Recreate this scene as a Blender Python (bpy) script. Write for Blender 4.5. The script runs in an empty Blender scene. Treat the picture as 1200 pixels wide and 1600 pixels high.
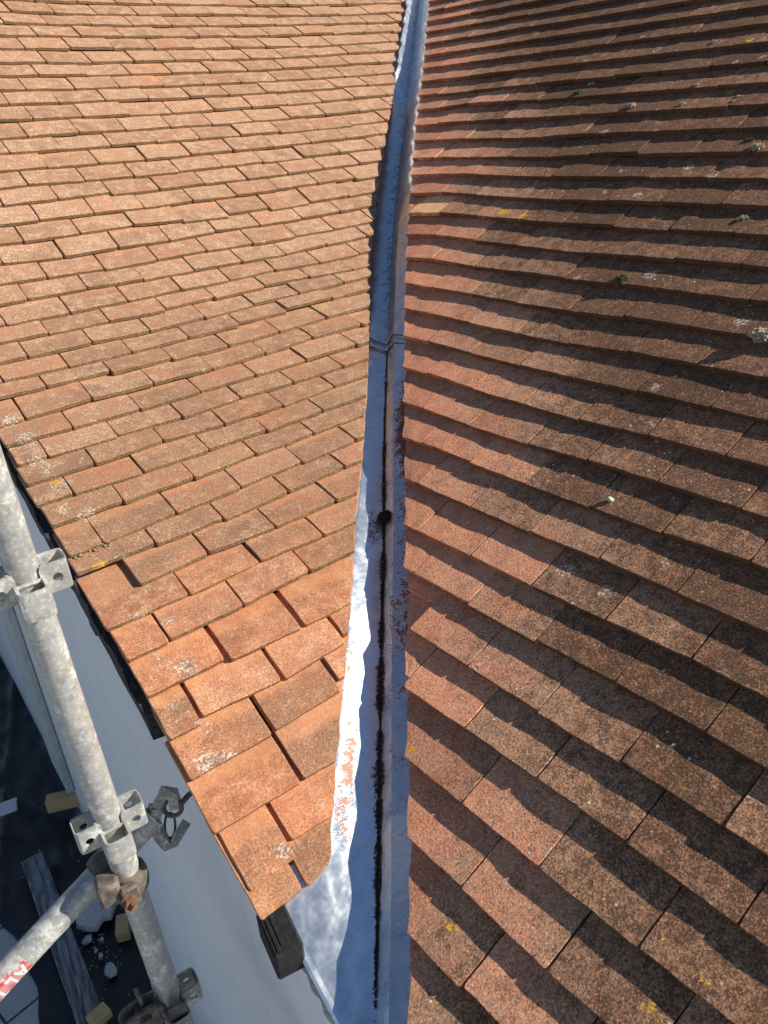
import bpy, math, random
import numpy as np
from mathutils import Vector, Matrix, noise

# ------------------------------------------------------------------ camera, sky, sun, exposure
SC = bpy.context.scene
COL = SC.collection
H = 3.2                                   # height of the phone above the paving
CAM_RIGHT = (0.80940652, -0.58140283, -0.08265495)
CAM_DOWN = (-0.32226757, -0.3220982, -0.89016648)
CAM_FWD = (0.4909223, 0.74714356, -0.44807566)
cd = bpy.data.cameras.new('camera')
cam = bpy.data.objects.new('camera', cd)
COL.objects.link(cam)
cam.matrix_world = Matrix(((CAM_RIGHT[0], -CAM_DOWN[0], -CAM_FWD[0], 0), (CAM_RIGHT[1], -CAM_DOWN[1], -CAM_FWD[1], 0),
                           (CAM_RIGHT[2], -CAM_DOWN[2], -CAM_FWD[2], H), (0, 0, 0, 1)))
cd.sensor_fit = 'AUTO'
cd.sensor_width = 36.0
cd.lens = 1287.34 / 1600 * 36
cd.clip_start = 0.02
cd.clip_end = 3000
SC.camera = cam

SUN_DIR = Vector((39.1, -33.0, 31.5)).normalized()      # towards the sun
w = bpy.data.worlds.new('World')
SC.world = w
w.use_nodes = True
nt = w.node_tree
sky = nt.nodes.new('ShaderNodeTexSky')
sky.sky_type = 'NISHITA'
sky.sun_disc = False
sky.dust_density = 0.0
sky.ozone_density = 3.5
sky.sun_elevation = math.asin(SUN_DIR.z)
sky.sun_rotation = math.atan2(SUN_DIR.x, SUN_DIR.y)
bg = nt.nodes['Background']
bg.inputs['Strength'].default_value = 0.064
nt.links.new(sky.outputs[0], bg.inputs[0])
sd = bpy.data.lights.new('sun', 'SUN')
sd.energy = 5.0
sd.angle = math.radians(0.5)
sd.color = (1.0, 0.93, 0.82)
sun = bpy.data.objects.new('sun', sd)
COL.objects.link(sun)
sun.location = (3, -3, 9)
sun.rotation_euler = SUN_DIR.to_track_quat('Z', 'Y').to_euler()
SC.view_settings.view_transform = 'Standard'
SC.view_settings.look = 'None'
SC.view_settings.gamma = 1
SC.view_settings.exposure = 0.45

rng = np.random.RandomState(11)
random.seed(5)
# ------------------------------------------------------------------ surveyed numbers: tile joints (m along the course, courses) etc.
ROWS_L = {1:[[-0.0713,0.019]],2:[[-0.0004,-0.118]],3:[[-0.0011,0.021],[0.1576,0.111]],4:[[-0.1033,0.008],[0.0669,-0.086],[0.2186,0.018]],5:[[-0.0065,-0.043],[0.1602,-0.091]],6:[[-0.0813,0.063],[0.084,0.067],[0.2454,0.128]],7:[[0.0013,0.02],[0.1684,0.075],[0.3272,-0.004]],8:[[-0.0793,-0.032],[0.0867,0.073],[0.2491,-0.061],[0.4132,-0.008]],9:[[0.0023,0.152],[0.164,-0.016],[0.3353,0.067],[0.5003,0.171]],10:[[-0.0923,-0.211],[0.0814,-0.07],[0.2485,-0.044],[0.4189,0.018],[0.5821,0.082]],11:[[-0.0037,0.147],[0.1691,-0.035],[0.338,0.054],[0.5054,0.098]],12:[[-0.0909,0.055],[0.0747,-0.006],[0.2454,-0.031],[0.4074,-0.03],[0.5767,-0.008]],13:[[-0.012,-0.024],[0.1629,0.073],[0.3259,-0.072],[0.4964,-0.098],[0.6638,0.014]],14:[[-0.097,-0.043],[0.073,-0.085],[0.2433,-0.133],[0.4143,-0.037],[0.5755,-0.1],[0.739,-0.08]],15:[[-0.0101,-0.1],[0.1643,-0.091],[0.3322,-0.1],[0.5001,-0.108],[0.6641,-0.091],[0.8368,-0.091]],16:[[-0.1001,-0.099],[0.0727,0.04],[0.2393,0.022],[0.408,-0.082],[0.578,-0.011],[0.743,0.111],[0.9164,0.084]],17:[[-0.0089,0.305],[0.1601,0.305],[0.3312,-0.007],[0.5002,-0.014],[0.6706,0.022],[0.8399,0.122]],18:[[-0.0995,0.053],[0.0695,0.053],[0.2445,0.011],[0.4177,0.075],[0.5816,0.054],[0.7548,0.391],[0.922,0.348]],19:[[-0.0095,0.045],[0.1635,0.022],[0.3324,-0.022],[0.5056,0.042],[0.6748,0.179],[0.8384,0.192],[1.0095,0.2]],20:[[-0.0962,0.035],[0.0728,0.035],[0.2446,0.064],[0.4171,-0.038],[0.5819,0.057],[0.7559,0.103],[0.9213,0.076],[1.0828,-0.071]],21:[[-0.0164,-0.073],[0.1602,-0.067],[0.331,-0.08],[0.5042,-0.029],[0.6693,-0.044],[0.8342,0.015],[0.9987,-0.097],[1.1631,-0.088]],22:[[-0.0972,0.047],[0.0718,0.047],[0.2452,0.034],[0.4178,-0.029],[0.5848,-0.053],[0.7524,-0.102],[0.9152,-0.116],[1.0822,-0.028],[1.2516,-0.028]],23:[[-0.0129,0.0],[0.1561,0.0],[0.3277,-0.056],[0.4972,-0.048],[0.6699,-0.029],[0.8356,-0.053],[0.9995,-0.056],[1.1567,-0.118],[1.3295,-0.118]],24:[[-0.1111,0.025],[0.0579,0.025],[0.2338,-0.072],[0.4082,-0.002],[0.5757,-0.047],[0.7434,0.045],[0.9088,-0.051],[1.0751,-0.055],[1.2383,-0.036],[1.409,-0.036]],25:[[-0.0221,0.013],[0.1469,0.013],[0.3199,0.021],[0.4947,0.079],[0.6604,-0.066],[0.8238,-0.164],[0.986,-0.167],[1.1539,-0.129],[1.3245,-0.129]],26:[[-0.1119,0.06],[0.0571,0.06],[0.2261,0.06],[0.3972,0.056],[0.5648,-0.012],[0.7401,0.074],[0.9062,0.023],[1.0729,0.023],[1.2457,0.023],[1.4107,0.023]],27:[[-0.0223,0.073],[0.1467,0.073],[0.3155,0.08],[0.4884,0.167],[0.6563,-0.016],[0.8237,0.011],[0.9902,-0.044],[1.16,-0.059],[1.3176,0.009],[1.4846,0.009]],28:[[-0.085,0.028],[0.084,0.028],[0.2502,0.036],[0.4327,-0.034],[0.6025,-0.034],[0.7676,-0.034],[0.9357,-0.034],[1.1011,-0.034],[1.2738,-0.034],[1.4423,-0.034],[1.6149,-0.034]],29:[[0.0046,0.037],[0.1648,-0.043],[0.3416,-0.033],[0.5125,-0.033],[0.6808,-0.033],[0.85,-0.033],[1.0225,-0.033],[1.1917,-0.033],[1.3576,-0.033],[1.5239,-0.033],[1.6933,-0.033]],30:[[-0.0836,0.014],[0.0854,0.014],[0.2534,0.015],[0.4234,0.012],[0.5945,0.012],[0.7609,0.012],[0.9289,0.012],[1.0979,0.012],[1.2684,0.012],[1.4354,0.012],[1.6048,0.012],[1.7748,0.012]],31:[[0.0063,-0.014],[0.1722,-0.031],[0.34,-0.032],[0.5123,-0.032],[0.6808,-0.032],[0.8524,-0.032],[1.0207,-0.032],[1.1929,-0.032],[1.3611,-0.032],[1.5287,-0.032],[1.6983,-0.032],[1.8701,-0.032]],32:[[-0.1163,0.01],[0.0527,0.01],[0.2217,0.01],[0.3907,0.01],[0.5639,0.032],[0.7299,0.007],[0.9002,-0.032],[1.0735,0.012],[1.2377,0.01],[1.4012,0.003],[1.5687,0.036],[1.7315,0.071],[1.9034,0.071]],33:[[0.0015,-0.042],[0.1716,-0.025],[0.3437,0.039],[0.5128,0.039],[0.6826,0.039],[0.8481,0.039],[1.0174,0.039],[1.1834,0.039],[1.3533,0.039],[1.5212,0.039],[1.6923,0.039],[1.8577,0.039]],34:[[-0.0902,0.018],[0.0788,0.018],[0.2552,0.007],[0.4305,-0.001],[0.602,-0.001],[0.7711,-0.001],[0.9435,-0.001],[1.1138,-0.001],[1.28,-0.001],[1.4479,-0.001],[1.6198,-0.001],[1.7876,-0.001],[1.9541,-0.001]],35:[[-0.0004,-0.011],[0.1719,-0.006],[0.3362,-0.009],[0.5046,-0.009],[0.6768,-0.009],[0.8496,-0.009],[1.0196,-0.009],[1.1853,-0.009],[1.3562,-0.009],[1.5266,-0.009],[1.6982,-0.009],[1.866,-0.009],[2.0315,-0.009]],36:[[-0.1138,-0.056],[0.0552,-0.056],[0.2242,-0.056],[0.3932,-0.056],[0.5622,-0.056],[0.734,-0.074],[0.9038,-0.011],[1.0752,-0.017],[1.2462,0.014],[1.4139,-0.026],[1.5765,-0.083],[1.7484,-0.043],[1.9174,0.049],[2.0873,0.049]],37:[[-0.006,0.026],[0.1747,-0.009],[0.3471,-0.033],[0.5196,-0.033],[0.6883,-0.033],[0.8594,-0.033],[1.0304,-0.033],[1.2032,-0.033],[1.376,-0.033],[1.5413,-0.033],[1.7064,-0.033],[1.8757,-0.033],[2.041,-0.033],[2.2113,-0.033]],38:[[-0.0834,0.017],[0.0856,0.017],[0.2541,-0.023],[0.4322,0.023],[0.5973,0.023],[0.7631,0.023],[0.9332,0.023],[1.1005,0.023],[1.2688,0.023],[1.4401,0.023],[1.6079,0.023],[1.7803,0.023],[1.9511,0.023],[2.1205,0.023],[2.2869,0.023]],39:[[-0.0014,0.026],[0.1779,-0.043],[0.3342,0.024],[0.5059,0.024],[0.6716,0.024],[0.8432,0.024],[1.0145,0.024],[1.185,0.024],[1.3527,0.024],[1.5213,0.024],[1.6892,0.024],[1.8609,0.024],[2.0285,0.024],[2.1961,0.024],[2.3686,0.024]],40:[[-0.1158,-0.012],[0.0532,-0.012],[0.2222,-0.012],[0.3912,-0.012],[0.5602,-0.012],[0.7301,-0.045],[0.9001,-0.055],[1.0754,-0.034],[1.2526,0.078],[1.4233,0.106],[1.5886,0.045],[1.758,0.01],[1.9274,-0.026],[2.0899,-0.026],[2.2623,-0.026],[2.435,-0.026]],41:[[0.0049,-0.041],[0.1635,0.006],[0.3457,0.038],[0.5158,0.038],[0.6884,0.038],[0.8546,0.038],[1.0214,0.038],[1.1891,0.038],[1.3562,0.038],[1.5237,0.038],[1.6896,0.038],[1.8576,0.038],[2.0228,0.038],[2.1921,0.038],[2.3647,0.038],[2.5333,0.038]],42:[[-0.082,0.011],[0.087,0.011],[0.2619,0.023],[0.4302,-0.016],[0.6025,-0.016],[0.769,-0.016],[0.9373,-0.016],[1.1082,-0.016],[1.2759,-0.016],[1.448,-0.016],[1.6199,-0.016],[1.7862,-0.016],[1.953,-0.016],[2.1184,-0.016],[2.2903,-0.016],[2.458,-0.016],[2.6261,-0.016]],43:[[-0.0037,-0.038],[0.1693,-0.027],[0.341,-0.03],[0.5101,-0.03],[0.6827,-0.03],[0.8507,-0.03],[1.0233,-0.03],[1.1888,-0.03],[1.3582,-0.03],[1.528,-0.03],[1.7007,-0.03],[1.8731,-0.03],[2.0422,-0.03],[2.2133,-0.03],[2.3861,-0.03],[2.557,-0.03]],44:[[-0.0767,0.044],[0.0923,0.044],[0.2547,0.016],[0.4199,-0.006],[0.5918,-0.006],[0.7614,-0.006],[0.9286,-0.006],[1.0946,-0.006],[1.2615,-0.006],[1.4275,-0.006],[1.5944,-0.006],[1.7625,-0.006],[1.9278,-0.006],[2.0995,-0.006],[2.2677,-0.006],[2.4372,-0.006],[2.6073,-0.006],[2.7734,-0.006]],45:[[-0.0067,-0.034],[0.1778,-0.04],[0.3388,0.038],[0.5085,0.038],[0.6736,0.038],[0.8457,0.038],[1.0138,0.038],[1.1801,0.038],[1.3478,0.038],[1.5176,0.038],[1.6829,0.038],[1.853,0.038],[2.0229,0.038],[2.1897,0.038],[2.3581,0.038],[2.5246,0.038],[2.6898,0.038]],46:[[-0.0827,-0.005],[0.0863,-0.005],[0.2605,-0.03],[0.424,0.017],[0.5895,0.017],[0.7573,0.017],[0.9278,0.017],[1.0948,0.017],[1.2627,0.017],[1.4323,0.017],[1.6006,0.017],[1.7726,0.017],[1.9445,0.017],[2.1162,0.017],[2.2846,0.017],[2.4511,0.017],[2.6212,0.017],[2.7896,0.017]],47:[[0.0001,0.015],[0.177,0.031],[0.334,0.041],[0.5044,0.041],[0.672,0.041],[0.8428,0.041],[1.0116,0.041],[1.1811,0.041],[1.3507,0.041],[1.5169,0.041],[1.6848,0.041],[1.8533,0.041],[2.0188,0.041],[2.1896,0.041],[2.3572,0.041],[2.526,0.041],[2.6986,0.041],[2.8705,0.041]]}
ROWS_R = {-6:[[1.3535,0.0],[1.5279,0.0],[1.7023,0.0],[1.8766,0.0],[2.051,0.0],[2.2254,0.0]],-5:[[1.2658,0.0],[1.4402,0.0],[1.6146,0.0],[1.7889,0.0],[1.9633,0.0],[2.1377,0.0]],-4:[[1.1781,0.0],[1.3525,0.0],[1.5268,0.0],[1.7012,0.0],[1.8756,0.0],[2.05,0.0]],-3:[[1.0904,0.0],[1.2647,0.0],[1.4391,0.0],[1.6135,0.0],[1.7879,0.0],[1.9623,0.0]],-2:[[1.0027,0.0],[1.177,0.0],[1.3514,0.0],[1.5258,0.0],[1.7002,0.0],[1.8746,0.0]],-1:[[0.9149,0.0],[1.0893,0.0],[1.2637,0.0],[1.4381,0.0],[1.6125,0.0],[1.7869,0.0],[1.9612,0.0]],0:[[0.8272,0.0],[1.0016,0.0],[1.176,0.0],[1.3504,0.0],[1.5248,0.0],[1.6991,0.0],[1.8735,0.0]],1:[[0.5651,0.0],[0.7392,-0.015],[0.9139,0.0],[1.0883,0.0],[1.2627,0.0],[1.4371,0.0],[1.6114,0.0],[1.7858,0.0]],2:[[0.4735,0.0],[0.6456,0.003],[0.8265,-0.066],[0.9966,0.0],[1.171,0.0],[1.3454,0.0],[1.5198,0.0],[1.6942,0.0]],3:[[0.3852,0.0],[0.5561,-0.009],[0.7309,-0.029],[0.9118,-0.029],[1.0828,0.0],[1.2572,0.0],[1.4315,0.0],[1.6059,0.0]],4:[[0.2973,0.0],[0.4699,0.035],[0.6408,0.033],[0.8177,0.039],[0.9995,0.003],[1.1692,0.0],[1.3436,0.0],[1.518,0.0],[1.6924,0.0]],5:[[0.2195,0.0],[0.3926,-0.009],[0.5684,-0.004],[0.7405,0.032],[0.9188,0.014],[1.0914,0.0],[1.2658,0.0],[1.4402,0.0],[1.6146,0.0]],6:[[0.1298,0.065],[0.2984,0.064],[0.4783,0.069],[0.6538,0.087],[0.8239,0.097],[1.0024,0.0],[1.1768,0.0],[1.3512,0.0],[1.5256,0.0]],7:[[0.0557,-0.07],[0.2234,-0.033],[0.3937,-0.037],[0.5682,0.006],[0.7389,0.065],[0.9174,0.0],[1.0917,0.0],[1.2661,0.0],[1.4405,0.0]],8:[[-0.0428,-0.017],[0.1342,-0.034],[0.3068,-0.044],[0.4799,0.032],[0.65,0.021],[0.8277,0.0],[1.002,0.0],[1.1764,0.0],[1.3508,0.0]],9:[[-0.1325,0.001],[0.0405,-0.03],[0.217,-0.025],[0.3869,-0.011],[0.5541,-0.013],[0.7257,0.093],[0.9075,0.0],[1.0818,0.0],[1.2562,0.0]],10:[[-0.2209,-0.038],[-0.045,-0.098],[0.1439,-0.101],[0.3055,0.0],[0.4798,0.0],[0.6542,0.0],[0.8286,0.0],[1.003,0.0],[1.1774,0.0],[1.3518,0.0]],11:[[-0.3105,0.074],[-0.1239,-0.086],[0.0486,-0.101],[0.2169,-0.125],[0.3902,0.0],[0.5646,0.0],[0.739,0.0],[0.9133,0.0],[1.0877,0.0],[1.2621,0.0]],12:[[-0.4035,0.041],[-0.2293,-0.011],[-0.0485,-0.042],[0.1244,-0.037],[0.2963,0.0],[0.4707,0.0],[0.6451,0.0],[0.8195,0.0],[0.9939,0.0],[1.1682,0.0]],13:[[-0.4886,0.013],[-0.3177,-0.05],[-0.1392,-0.102],[0.0353,-0.115],[0.2032,-0.0],[0.3776,-0.0],[0.5519,0.0],[0.7263,0.0],[0.9007,-0.0],[1.0751,-0.0]],14:[[-0.751,0.0],[-0.5733,-0.042],[-0.4068,-0.024],[-0.2221,-0.1],[-0.0422,-0.093],[0.1209,0.0],[0.2953,0.0],[0.4697,0.0],[0.6441,0.0],[0.8185,0.0],[0.9928,0.0]],15:[[-0.8366,0.0],[-0.682,0.125],[-0.487,-0.005],[-0.307,0.016],[-0.1365,-0.05],[0.0353,0.0],[0.2097,0.0],[0.3841,0.0],[0.5585,0.0],[0.7328,0.0],[0.9072,0.0]],16:[[-0.916,0.0],[-0.7585,0.186],[-0.5732,0.058],[-0.3893,0.015],[-0.2161,-0.067],[-0.0441,0.0],[0.1303,0.0],[0.3047,0.0],[0.4791,0.0],[0.6534,0.0],[0.8278,0.0],[1.0022,0.0]],17:[[-0.9942,0.0],[-0.8405,0.187],[-0.6553,0.147],[-0.4706,0.065],[-0.2997,-0.006],[-0.1223,0.0],[0.0521,0.0],[0.2265,0.0],[0.4009,0.0],[0.5752,0.0],[0.7496,0.0],[0.924,0.0]],18:[[-1.0851,0.0],[-0.925,0.187],[-0.7444,0.09],[-0.562,0.0],[-0.3866,-0.031],[-0.2132,0.0],[-0.0388,0.0],[0.1355,0.0],[0.3099,0.0],[0.4843,0.0],[0.6587,0.0],[0.8331,0.0]],19:[[-1.1894,0.0],[-1.0322,0.111],[-0.8489,0.097],[-0.6626,-0.008],[-0.4904,-0.013],[-0.3175,-0.0],[-0.1431,-0.0],[0.0313,0.0],[0.2057,-0.0],[0.3801,-0.0],[0.5544,-0.0],[0.7288,-0.0]],20:[[-1.2939,0.0],[-1.1331,0.029],[-0.9459,-0.028],[-0.7659,-0.048],[-0.58,-0.1],[-0.422,0.0],[-0.2476,0.0],[-0.0733,0.0],[0.1011,0.0],[0.2755,-0.0],[0.4499,0.0],[0.6243,0.0]],21:[[-1.3925,0.0],[-1.2181,0.0],[-1.056,0.016],[-0.8676,-0.018],[-0.6815,-0.088],[-0.5206,0.0],[-0.3462,0.0],[-0.1718,0.0],[0.0026,0.0],[0.177,0.0],[0.3514,0.0],[0.5257,0.0],[0.7001,0.0]],22:[[-1.4772,0.0],[-1.3028,0.0],[-1.1378,0.079],[-0.96,0.077],[-0.7786,-0.005],[-0.6053,0.0],[-0.4309,0.0],[-0.2565,0.0],[-0.0821,0.0],[0.0922,0.0],[0.2666,0.0],[0.441,0.0],[0.6154,0.0]],23:[[-1.5678,0.0],[-1.3934,0.0],[-1.2359,0.174],[-1.0522,0.091],[-0.8703,0.0],[-0.6959,0.0],[-0.5215,0.0],[-0.3471,0.0],[-0.1728,0.0],[0.0016,0.0],[0.176,0.0],[0.3504,0.0],[0.5248,0.0]],24:[[-1.4812,0.0],[-1.3068,0.0],[-1.1324,0.0],[-0.958,0.0],[-0.7836,0.0],[-0.6092,0.0],[-0.4349,0.0],[-0.2605,0.0],[-0.0861,0.0],[0.0883,0.0],[0.2627,0.0],[0.4371,0.0]],25:[[-1.5689,0.0],[-1.3945,0.0],[-1.2201,0.0],[-1.0457,0.0],[-0.8713,0.0],[-0.697,0.0],[-0.5226,0.0],[-0.3482,0.0],[-0.1738,0.0],[0.0006,0.0],[0.175,0.0],[0.3494,0.0]],26:[[-1.6566,0.0],[-1.4822,0.0],[-1.3078,-0.0],[-1.1334,-0.0],[-0.959,-0.0],[-0.7847,0.0],[-0.6103,0.0],[-0.4359,0.0],[-0.2615,0.0],[-0.0871,-0.0],[0.0873,-0.0],[0.2616,-0.0],[0.436,0.0]],27:[[-1.7443,0.0],[-1.5699,0.0],[-1.3955,0.0],[-1.2211,0.0],[-1.0468,0.0],[-0.8724,0.0],[-0.698,0.0],[-0.5236,0.0],[-0.3492,0.0],[-0.1748,0.0],[-0.0005,0.0],[0.1739,0.0],[0.3483,0.0]],28:[[-1.832,0.0],[-1.6576,0.0],[-1.4832,0.0],[-1.3089,0.0],[-1.1345,0.0],[-0.9601,0.0],[-0.7857,0.0],[-0.6113,0.0],[-0.4369,0.0],[-0.2625,0.0],[-0.0882,0.0],[0.0862,0.0],[0.2606,0.0]],29:[[-1.9197,0.0],[-1.7453,0.0],[-1.5709,0.0],[-1.3966,0.0],[-1.2222,-0.0],[-1.0478,-0.0],[-0.8734,0.0],[-0.699,-0.0],[-0.5246,0.0],[-0.3503,0.0],[-0.1759,0.0],[-0.0015,0.0],[0.1729,0.0],[0.3473,0.0]],30:[[-2.0074,0.0],[-1.833,0.0],[-1.6587,0.0],[-1.4843,0.0],[-1.3099,0.0],[-1.1355,0.0],[-0.9611,0.0],[-0.7867,0.0],[-0.6124,0.0],[-0.438,0.0],[-0.2636,0.0],[-0.0892,0.0],[0.0852,0.0],[0.2596,0.0]],31:[[-2.2695,0.0],[-2.0951,0.0],[-1.9208,0.0],[-1.7464,0.0],[-1.572,0.0],[-1.3976,0.0],[-1.2232,0.0],[-1.0488,0.0],[-0.8744,0.0],[-0.7001,0.0],[-0.5257,0.0],[-0.3513,0.0],[-0.1769,0.0],[-0.0025,0.0],[0.1719,0.0],[0.3462,0.0]],32:[[-2.3572,0.0],[-2.1828,0.0],[-2.0085,0.0],[-1.8341,0.0],[-1.6597,0.0],[-1.4853,0.0],[-1.3109,0.0],[-1.1365,0.0],[-0.9622,0.0],[-0.7878,0.0],[-0.6134,0.0],[-0.439,0.0],[-0.2646,0.0],[-0.0902,0.0],[0.0841,0.0],[0.2585,0.0]],33:[[-2.4449,-0.0],[-2.2706,-0.0],[-2.0962,-0.0],[-1.9218,-0.0],[-1.7474,-0.0],[-1.573,-0.0],[-1.3986,-0.0],[-1.2243,-0.0],[-1.0499,-0.0],[-0.8755,0.0],[-0.7011,-0.0],[-0.5267,-0.0],[-0.3523,-0.0],[-0.178,-0.0],[-0.0036,-0.0],[0.1708,-0.0],[0.3452,-0.0]],34:[[-2.5327,0.0],[-2.3583,0.0],[-2.1839,0.0],[-2.0095,0.0],[-1.8351,0.0],[-1.6607,0.0],[-1.4863,0.0],[-1.312,0.0],[-1.1376,0.0],[-0.9632,0.0],[-0.7888,0.0],[-0.6144,0.0],[-0.44,0.0],[-0.2657,0.0],[-0.0913,0.0],[0.0831,0.0],[0.2575,0.0]],35:[[-2.6204,0.0],[-2.446,0.0],[-2.2716,0.0],[-2.0972,0.0],[-1.9228,0.0],[-1.7484,0.0],[-1.5741,-0.0],[-1.3997,0.0],[-1.2253,0.0],[-1.0509,0.0],[-0.8765,0.0],[-0.7021,0.0],[-0.5278,0.0],[-0.3534,-0.0],[-0.179,-0.0],[-0.0046,0.0],[0.1698,-0.0],[0.3442,0.0]],36:[[-2.7081,0.0],[-2.5337,0.0],[-2.3593,0.0],[-2.1849,0.0],[-2.0105,0.0],[-1.8362,0.0],[-1.6618,0.0],[-1.4874,0.0],[-1.313,0.0],[-1.1386,0.0],[-0.9642,0.0],[-0.7899,0.0],[-0.6155,0.0],[-0.4411,0.0],[-0.2667,0.0],[-0.0923,0.0],[0.0821,0.0],[0.2565,-0.0]],37:[[-2.7958,-0.0],[-2.6214,0.0],[-2.447,-0.0],[-2.2726,-0.0],[-2.0983,-0.0],[-1.9239,-0.0],[-1.7495,-0.0],[-1.5751,-0.0],[-1.4007,-0.0],[-1.2263,-0.0],[-1.0519,-0.0],[-0.8776,-0.0],[-0.7032,0.0],[-0.5288,0.0],[-0.3544,0.0],[-0.18,0.0],[-0.0056,0.0],[0.1687,0.0],[0.3431,0.0]],38:[[-2.8835,0.0],[-2.7091,0.0],[-2.5347,-0.0],[-2.3603,0.0],[-2.186,0.0],[-2.0116,-0.0],[-1.8372,-0.0],[-1.6628,-0.0],[-1.4884,-0.0],[-1.314,-0.0],[-1.1397,-0.0],[-0.9653,-0.0],[-0.7909,-0.0],[-0.6165,-0.0],[-0.4421,-0.0],[-0.2677,-0.0],[-0.0934,-0.0],[0.081,-0.0],[0.2554,-0.0]],39:[[-2.9712,0.0],[-2.7968,0.0],[-2.6224,0.0],[-2.4481,0.0],[-2.2737,0.0],[-2.0993,0.0],[-1.9249,0.0],[-1.7505,0.0],[-1.5761,0.0],[-1.4018,0.0],[-1.2274,0.0],[-1.053,0.0],[-0.8786,0.0],[-0.7042,0.0],[-0.5298,0.0],[-0.3554,0.0],[-0.1811,0.0],[-0.0067,0.0],[0.1677,0.0],[0.3421,0.0]],40:[[-3.0589,0.0],[-2.8845,0.0],[-2.7102,0.0],[-2.5358,0.0],[-2.3614,0.0],[-2.187,0.0],[-2.0126,-0.0],[-1.8382,0.0],[-1.6638,0.0],[-1.4895,0.0],[-1.3151,0.0],[-1.1407,0.0],[-0.9663,0.0],[-0.7919,0.0],[-0.6175,0.0],[-0.4432,0.0],[-0.2688,0.0],[-0.0944,0.0],[0.08,0.0],[0.2544,0.0]],41:[[-3.1466,0.0],[-2.9722,0.0],[-2.7979,0.0],[-2.6235,0.0],[-2.4491,0.0],[-2.2747,0.0],[-2.1003,0.0],[-1.9259,0.0],[-1.7516,0.0],[-1.5772,0.0],[-1.4028,0.0],[-1.2284,0.0],[-1.054,0.0],[-0.8796,0.0],[-0.7053,0.0],[-0.5309,0.0],[-0.3565,-0.0],[-0.1821,0.0],[-0.0077,0.0],[0.1667,0.0],[0.341,0.0]],42:[[-3.2343,0.0],[-3.06,0.0],[-2.8856,0.0],[-2.7112,0.0],[-2.5368,0.0],[-2.3624,0.0],[-2.188,0.0],[-2.0137,0.0],[-1.8393,0.0],[-1.6649,0.0],[-1.4905,0.0],[-1.3161,0.0],[-1.1417,0.0],[-0.9673,0.0],[-0.793,0.0],[-0.6186,0.0],[-0.4442,0.0],[-0.2698,0.0],[-0.0954,0.0],[0.079,0.0],[0.2533,0.0]],43:[[-3.3221,-0.0],[-3.1477,-0.0],[-2.9733,-0.0],[-2.7989,-0.0],[-2.6245,-0.0],[-2.4501,0.0],[-2.2757,0.0],[-2.1014,-0.0],[-1.927,0.0],[-1.7526,-0.0],[-1.5782,0.0],[-1.4038,0.0],[-1.2294,0.0],[-1.0551,-0.0],[-0.8807,0.0],[-0.7063,-0.0],[-0.5319,-0.0],[-0.3575,0.0],[-0.1831,-0.0],[-0.0088,-0.0],[0.1656,0.0],[0.34,-0.0]],44:[[-3.4098,0.0],[-3.2354,0.0],[-3.061,0.0],[-2.8866,0.0],[-2.7122,0.0],[-2.5378,0.0],[-2.3635,0.0],[-2.1891,0.0],[-2.0147,0.0],[-1.8403,0.0],[-1.6659,0.0],[-1.4915,0.0],[-1.3172,0.0],[-1.1428,0.0],[-0.9684,0.0],[-0.794,0.0],[-0.6196,0.0],[-0.4452,0.0],[-0.2709,0.0],[-0.0965,0.0],[0.0779,0.0],[0.2523,0.0]]}
CUT_L = [[-0.548, -0.0862], [-0.127, -0.0585], [0.341, -0.0281], [1.009, 0.0165], [1.759, 0.0661], [2.838, 0.1405], [4.038, 0.2243], [5.475, 0.317], [7.28, 0.4277], [9.581, 0.5764], [12.492, 0.748], [16.147, 0.9484], [20.515, 1.1903], [24.752, 1.4487], [29.323, 1.7488], [34.667, 2.1166], [39.79, 2.4759]]
CUT_R = [[-1.408, 0.8578], [0.093, 0.7061], [1.691, 0.5439], [3.286, 0.3795], [4.745, 0.2296], [5.889, 0.115], [7.2, -0.014], [8.682, -0.1698], [10.425, -0.3475], [12.943, -0.6007], [14.959, -0.7969], [17.964, -1.077], [21.654, -1.4091], [26.237, -1.7996], [30.821, -2.2059], [36.607, -2.7352]]
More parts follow.
